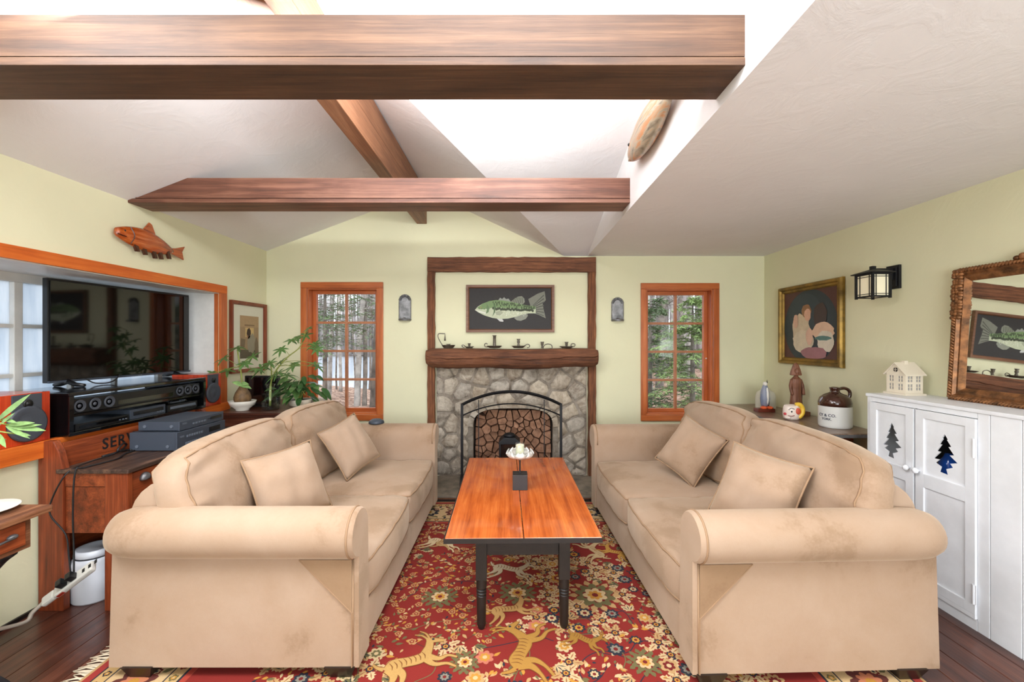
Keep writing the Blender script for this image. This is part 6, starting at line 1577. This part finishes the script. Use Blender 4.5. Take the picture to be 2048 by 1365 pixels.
holder('small panless candle holder with an arched handle on mantel', 1084.5, 0, .0, [(.014, -.004), (.008, .004), (.009, .02), (.014, .030), (.014, .045), (.018, .052), (.018, .055), (.01, .055), (.001, .04)], [(1086, 697), (1089, 691), (1096, 688.5), (1103, 691), (1104, 697), (1100, 697.5)])
holder('low candle holder with a ring handle, rightmost on mantel', 1133, 14.5, .014, [(.007, 0), (.007, .012), (.013, .022), (.013, .040), (.018, .050), (.018, .053), (.009, .053), (.001, .03)], [(1143, 694), (1142, 690), (1146, 687.5), (1150, 689.5), (1149, 693), (1144, 694.5)])

# ---------------------------------------------------------------- woods outside
def litter():
    m, nt, b = newmat('leaf_litter'); setp(b, rough=.95); vec = coords(nt, rand=False)
    v = nt.nodes.new('ShaderNodeTexVoronoi'); v.inputs['Scale'].default_value = 14; nt.links.new(vec, v.inputs['Vector'])
    sx = nt.nodes.new('ShaderNodeSeparateColor'); nt.links.new(v.outputs['Color'], sx.inputs[0])
    nt.links.new(ramp(nt, sx.outputs[0], [(.0, (92, 68, 54)), (.4, (134, 102, 84)), (.75, (164, 132, 112)), (1, (190, 162, 142))]), b.inputs['Base Color'])
    bump(nt, b, v.outputs['Distance'], 1.0, .05); return m
gm = MB(); n = 40; r = random.Random(2)
v = []
for i in range(n+1):
    for j in range(n+1):
        y = YB+.25+(17-YB)*(j/n)**1.5; x = -22+44*i/n; v.append((x, y, -.16+.10*math.sin(x*.7+y*.5)+.06*math.sin(x*1.9-y*1.3)+r.uniform(-.02, .02)-.016*max(0, y-9)**1.35+.06*max(0, x)))
gm.add(v, [(i*(n+1)+j, (i+1)*(n+1)+j, (i+1)*(n+1)+j+1, i*(n+1)+j+1) for i in range(n) for j in range(n)])
g = gm.build('ground', litter(), smooth=True); g['kind'] = 'structure'
g2 = MB(); n2_ = 20; v2_ = []
for i in range(n2_+1):
    for j in range(n2_+1):
        x = 1.8+80*i/n2_; y = 16.6+64*j/n2_; v2_.append((x, y, -.50+.05*min(x, 30)+.12*math.sin(x*.5+y*.3)))
g2.add(v2_, [(i*(n2_+1)+j, (i+1)*(n2_+1)+j, (i+1)*(n2_+1)+j+1, i*(n2_+1)+j+1) for i in range(n2_) for j in range(n2_)])
g2 = g2.build('ground', g.data.materials[0], smooth=True); g2['kind'] = 'structure'
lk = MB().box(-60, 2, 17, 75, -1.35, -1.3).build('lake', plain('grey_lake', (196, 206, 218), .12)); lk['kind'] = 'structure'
hill = MB()
v = []
for i in range(61):
    x = -90+180*i/60; v += [(x, 74, -1.4), (x, 82, 5.0+1.4*math.sin(i*.9)+.8*math.sin(i*2.3)), (x, 90, -1.4)]
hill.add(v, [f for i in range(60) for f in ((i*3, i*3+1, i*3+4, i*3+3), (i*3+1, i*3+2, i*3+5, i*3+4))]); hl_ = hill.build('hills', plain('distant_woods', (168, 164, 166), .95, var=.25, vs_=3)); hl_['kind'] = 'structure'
def tree(x, y, R, H, seed, mat, label, group, nb=7):
    r = random.Random(seed); t = thing('tree', label, 'tree', (x, y, -.5), group=group)
    lean = r.uniform(-.06, .06); pts_ = [(x+lean*H*s+r.uniform(-.03, .03), y, -.5+(H+.5)*s) for s in (0, .06, .15, .3, .5, .75, 1)]
    MB().tube(pts_, [R*1.35, R*1.1, R, R*.9, R*.75, R*.5, R*.2], 9).build('trunk', mat, t, smooth=True)
    for k in range(nb):
        h = r.uniform(.8, H*.85); s = (h+.5)/(H+.5); p = Vector((x+lean*H*s, y, h)); a = r.uniform(0, 2*PI); L = r.uniform(.5, 1.9)
        d = Vector((math.cos(a), math.sin(a)*.7, r.uniform(.15, .9))); q = [p]
        for i in range(5): q.append(q[-1]+d*L/5+Vector((r.uniform(-.08, .08), r.uniform(-.08, .08), r.uniform(-.06, .08))))
        m_ = MB().tube(q, [R*.24, R*.2, R*.16, R*.12, R*.08, R*.03], 5)
        for i in range(1, 5):
            for _ in range(2):
                e = q[i]+Vector((r.uniform(-.5, .5), r.uniform(-.4, .4), r.uniform(-.1, .55))); m_.tube([q[i], (q[i]+e)/2+Vector((0, 0, .05)), e], [R*.07, R*.05, R*.015], 4)
        m_.build('branch', mat, t, smooth=True)
r = random.Random(31)
for k in range(26):
    Y_ = r.uniform(8.5, 15.5); s = -.66+.56*((k*7) % 26+r.random())/26
    tree(s*Y_, Y_, r.uniform(.02, .055), r.uniform(7, 11), 500+k, M['bark_pale'] if k % 4 == 0 else M['bark'], 'bare grey forest tree seen through the left window', 'bare trees beyond the left window')
tree(X(746, 7.4), 7.4, .10, 10, 900, plain('dark_bark', (84, 74, 66), .95, var=.4, vs_=6, bmp=.7, bs=12), 'thick dark tree trunk at the right edge of the left window view', None)
tree(X(712, 9.5), 9.5, .06, 11, 902, M['bark_pale'], 'thick pale tree trunk in the middle of the left window view', None)
for k in range(30):
    Y_ = r.uniform(9.5, 16.5); s = .10+.58*((k*11) % 30+r.random())/30
    tree(s*Y_, Y_, r.uniform(.04, .12), r.uniform(8, 12), 600+k, M['bark_pale'] if k % 3 else M['bark'], 'bare grey forest tree seen through the right window', 'bare trees beyond the right window')
fr = MB(); fl = MB(); r = random.Random(88)
for k in range(900):
    left = k % 2; Yf = r.uniform(70, 80) if left else r.uniform(19, 45); xf = Yf*(r.uniform(-.8, -.05) if left else r.uniform(.05, .75))
    H = r.uniform(9, 17)*(1 if left else .62); z0 = -1.4 if left else -.3; R = r.uniform(.10, .26)*(1 if left else .5); ln_ = r.uniform(-.5, .5)
    fr.tube([(xf, Yf, z0), (xf+ln_*.4, Yf, z0+H*.5), (xf+ln_, Yf, z0+H)], [R, R*.7, R*.15], 4, cap=False)
    for _ in range(5):
        h = r.uniform(.3, .9); p = Vector((xf+ln_*h, Yf, z0+H*h)); e = p+Vector((r.uniform(-1.6, 1.6), 0, r.uniform(.3, 1.6)))*(1 if left else .5); fr.tube([p, e], [R*.3, R*.06], 3, cap=False)
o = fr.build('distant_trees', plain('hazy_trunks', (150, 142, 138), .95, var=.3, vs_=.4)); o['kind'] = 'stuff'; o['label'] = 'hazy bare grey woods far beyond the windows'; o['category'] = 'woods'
def conifer(x, y, H, R, seed, label, n, z0, mats):
    """hemlock: drooping sprays of small needles round a thin trunk"""
    r = random.Random(seed); t = thing('evergreen_shrub', label, 'evergreen', (x, y, -.4))
    MB().tube([(x, y, -.4), (x, y, H*.6), (x, y, H)], [.05, .03, .005], 7).build('trunk', M['bark'], t, smooth=True)
    fo = MB(); br = MB()
    for k in range(n):
        h = z0+(H-z0)*r.random(); a = r.uniform(0, 2*PI); L = R*(1-.75*(h-z0)/(H-z0))*r.uniform(.55, 1.1)
        p0 = Vector((x, y, h)); d = Vector((math.cos(a), math.sin(a), r.uniform(-.15, .25)))
        q = [p0+d*L*i/7+Vector((0, 0, -.22*L*(i/7)**2)) for i in range(8)]; br.tube(q, [.008, .007, .006, .005, .004, .003, .002, .001], 3, cap=False)
        sd_ = Vector((-d.y, d.x, 0)).normalized()
        for i in range(1, 8):
            for s in (-1, 1):
                e = q[i]+(sd_*s*.9+d*.6).normalized()*L*.30*(1.15-i/8)+Vector((0, 0, r.uniform(-.08, .03)))
                dv = e-q[i]
                for u in range(5):
                    c = q[i]+dv*(u+.5)/5
                    for w in (-1, 1):
                        nd = (dv.normalized()*.7+Vector((r.uniform(-.6, .6), r.uniform(-.6, .6), r.uniform(-.5, .4)))+dv.cross(Vector((0, 0, 1))).normalized()*w*.8).normalized()*r.uniform(.04, .075)
                        wv = nd.cross(Vector((r.uniform(-1, 1), r.uniform(-1, 1), 1))).normalized()*.009
                        fo.add([c-wv, c+wv, c+nd], [(0, 1, 2)])
    br.build('branches', M['bark'], t); f = fo.build('needles', mats, t, keep=True); f['kind'] = 'stuff'
ndl = plain('hemlock_green', (124, 146, 88), .7, var=.3, vs_=3); nd2 = plain('hemlock_dark', (98, 118, 80), .7, var=.3, vs_=3)
conifer(X(1385, 6.6), 6.6, 2.0, 1.25, 1, 'bright green evergreen close behind the right window', 110, -.2, ndl)
conifer(X(1300, 7.6), 7.6, 2.1, 1.3, 2, 'darker green evergreen at the left of the right window view', 110, -.2, nd2)
conifer(X(1450, 8.4), 8.4, 2.2, 1.4, 5, 'green evergreen at the right of the right window view', 90, -.3, ndl)
conifer(X(650, 8.0), 8.0, 4.2, 1.5, 3, 'dark evergreen with drooping boughs in the left window view', 110, 1.3, nd2)
conifer(X(730, 10.0), 10.0, 5.4, 1.7, 4, 'tall thin evergreen behind the trunks in the left window view', 100, 1.8, nd2)
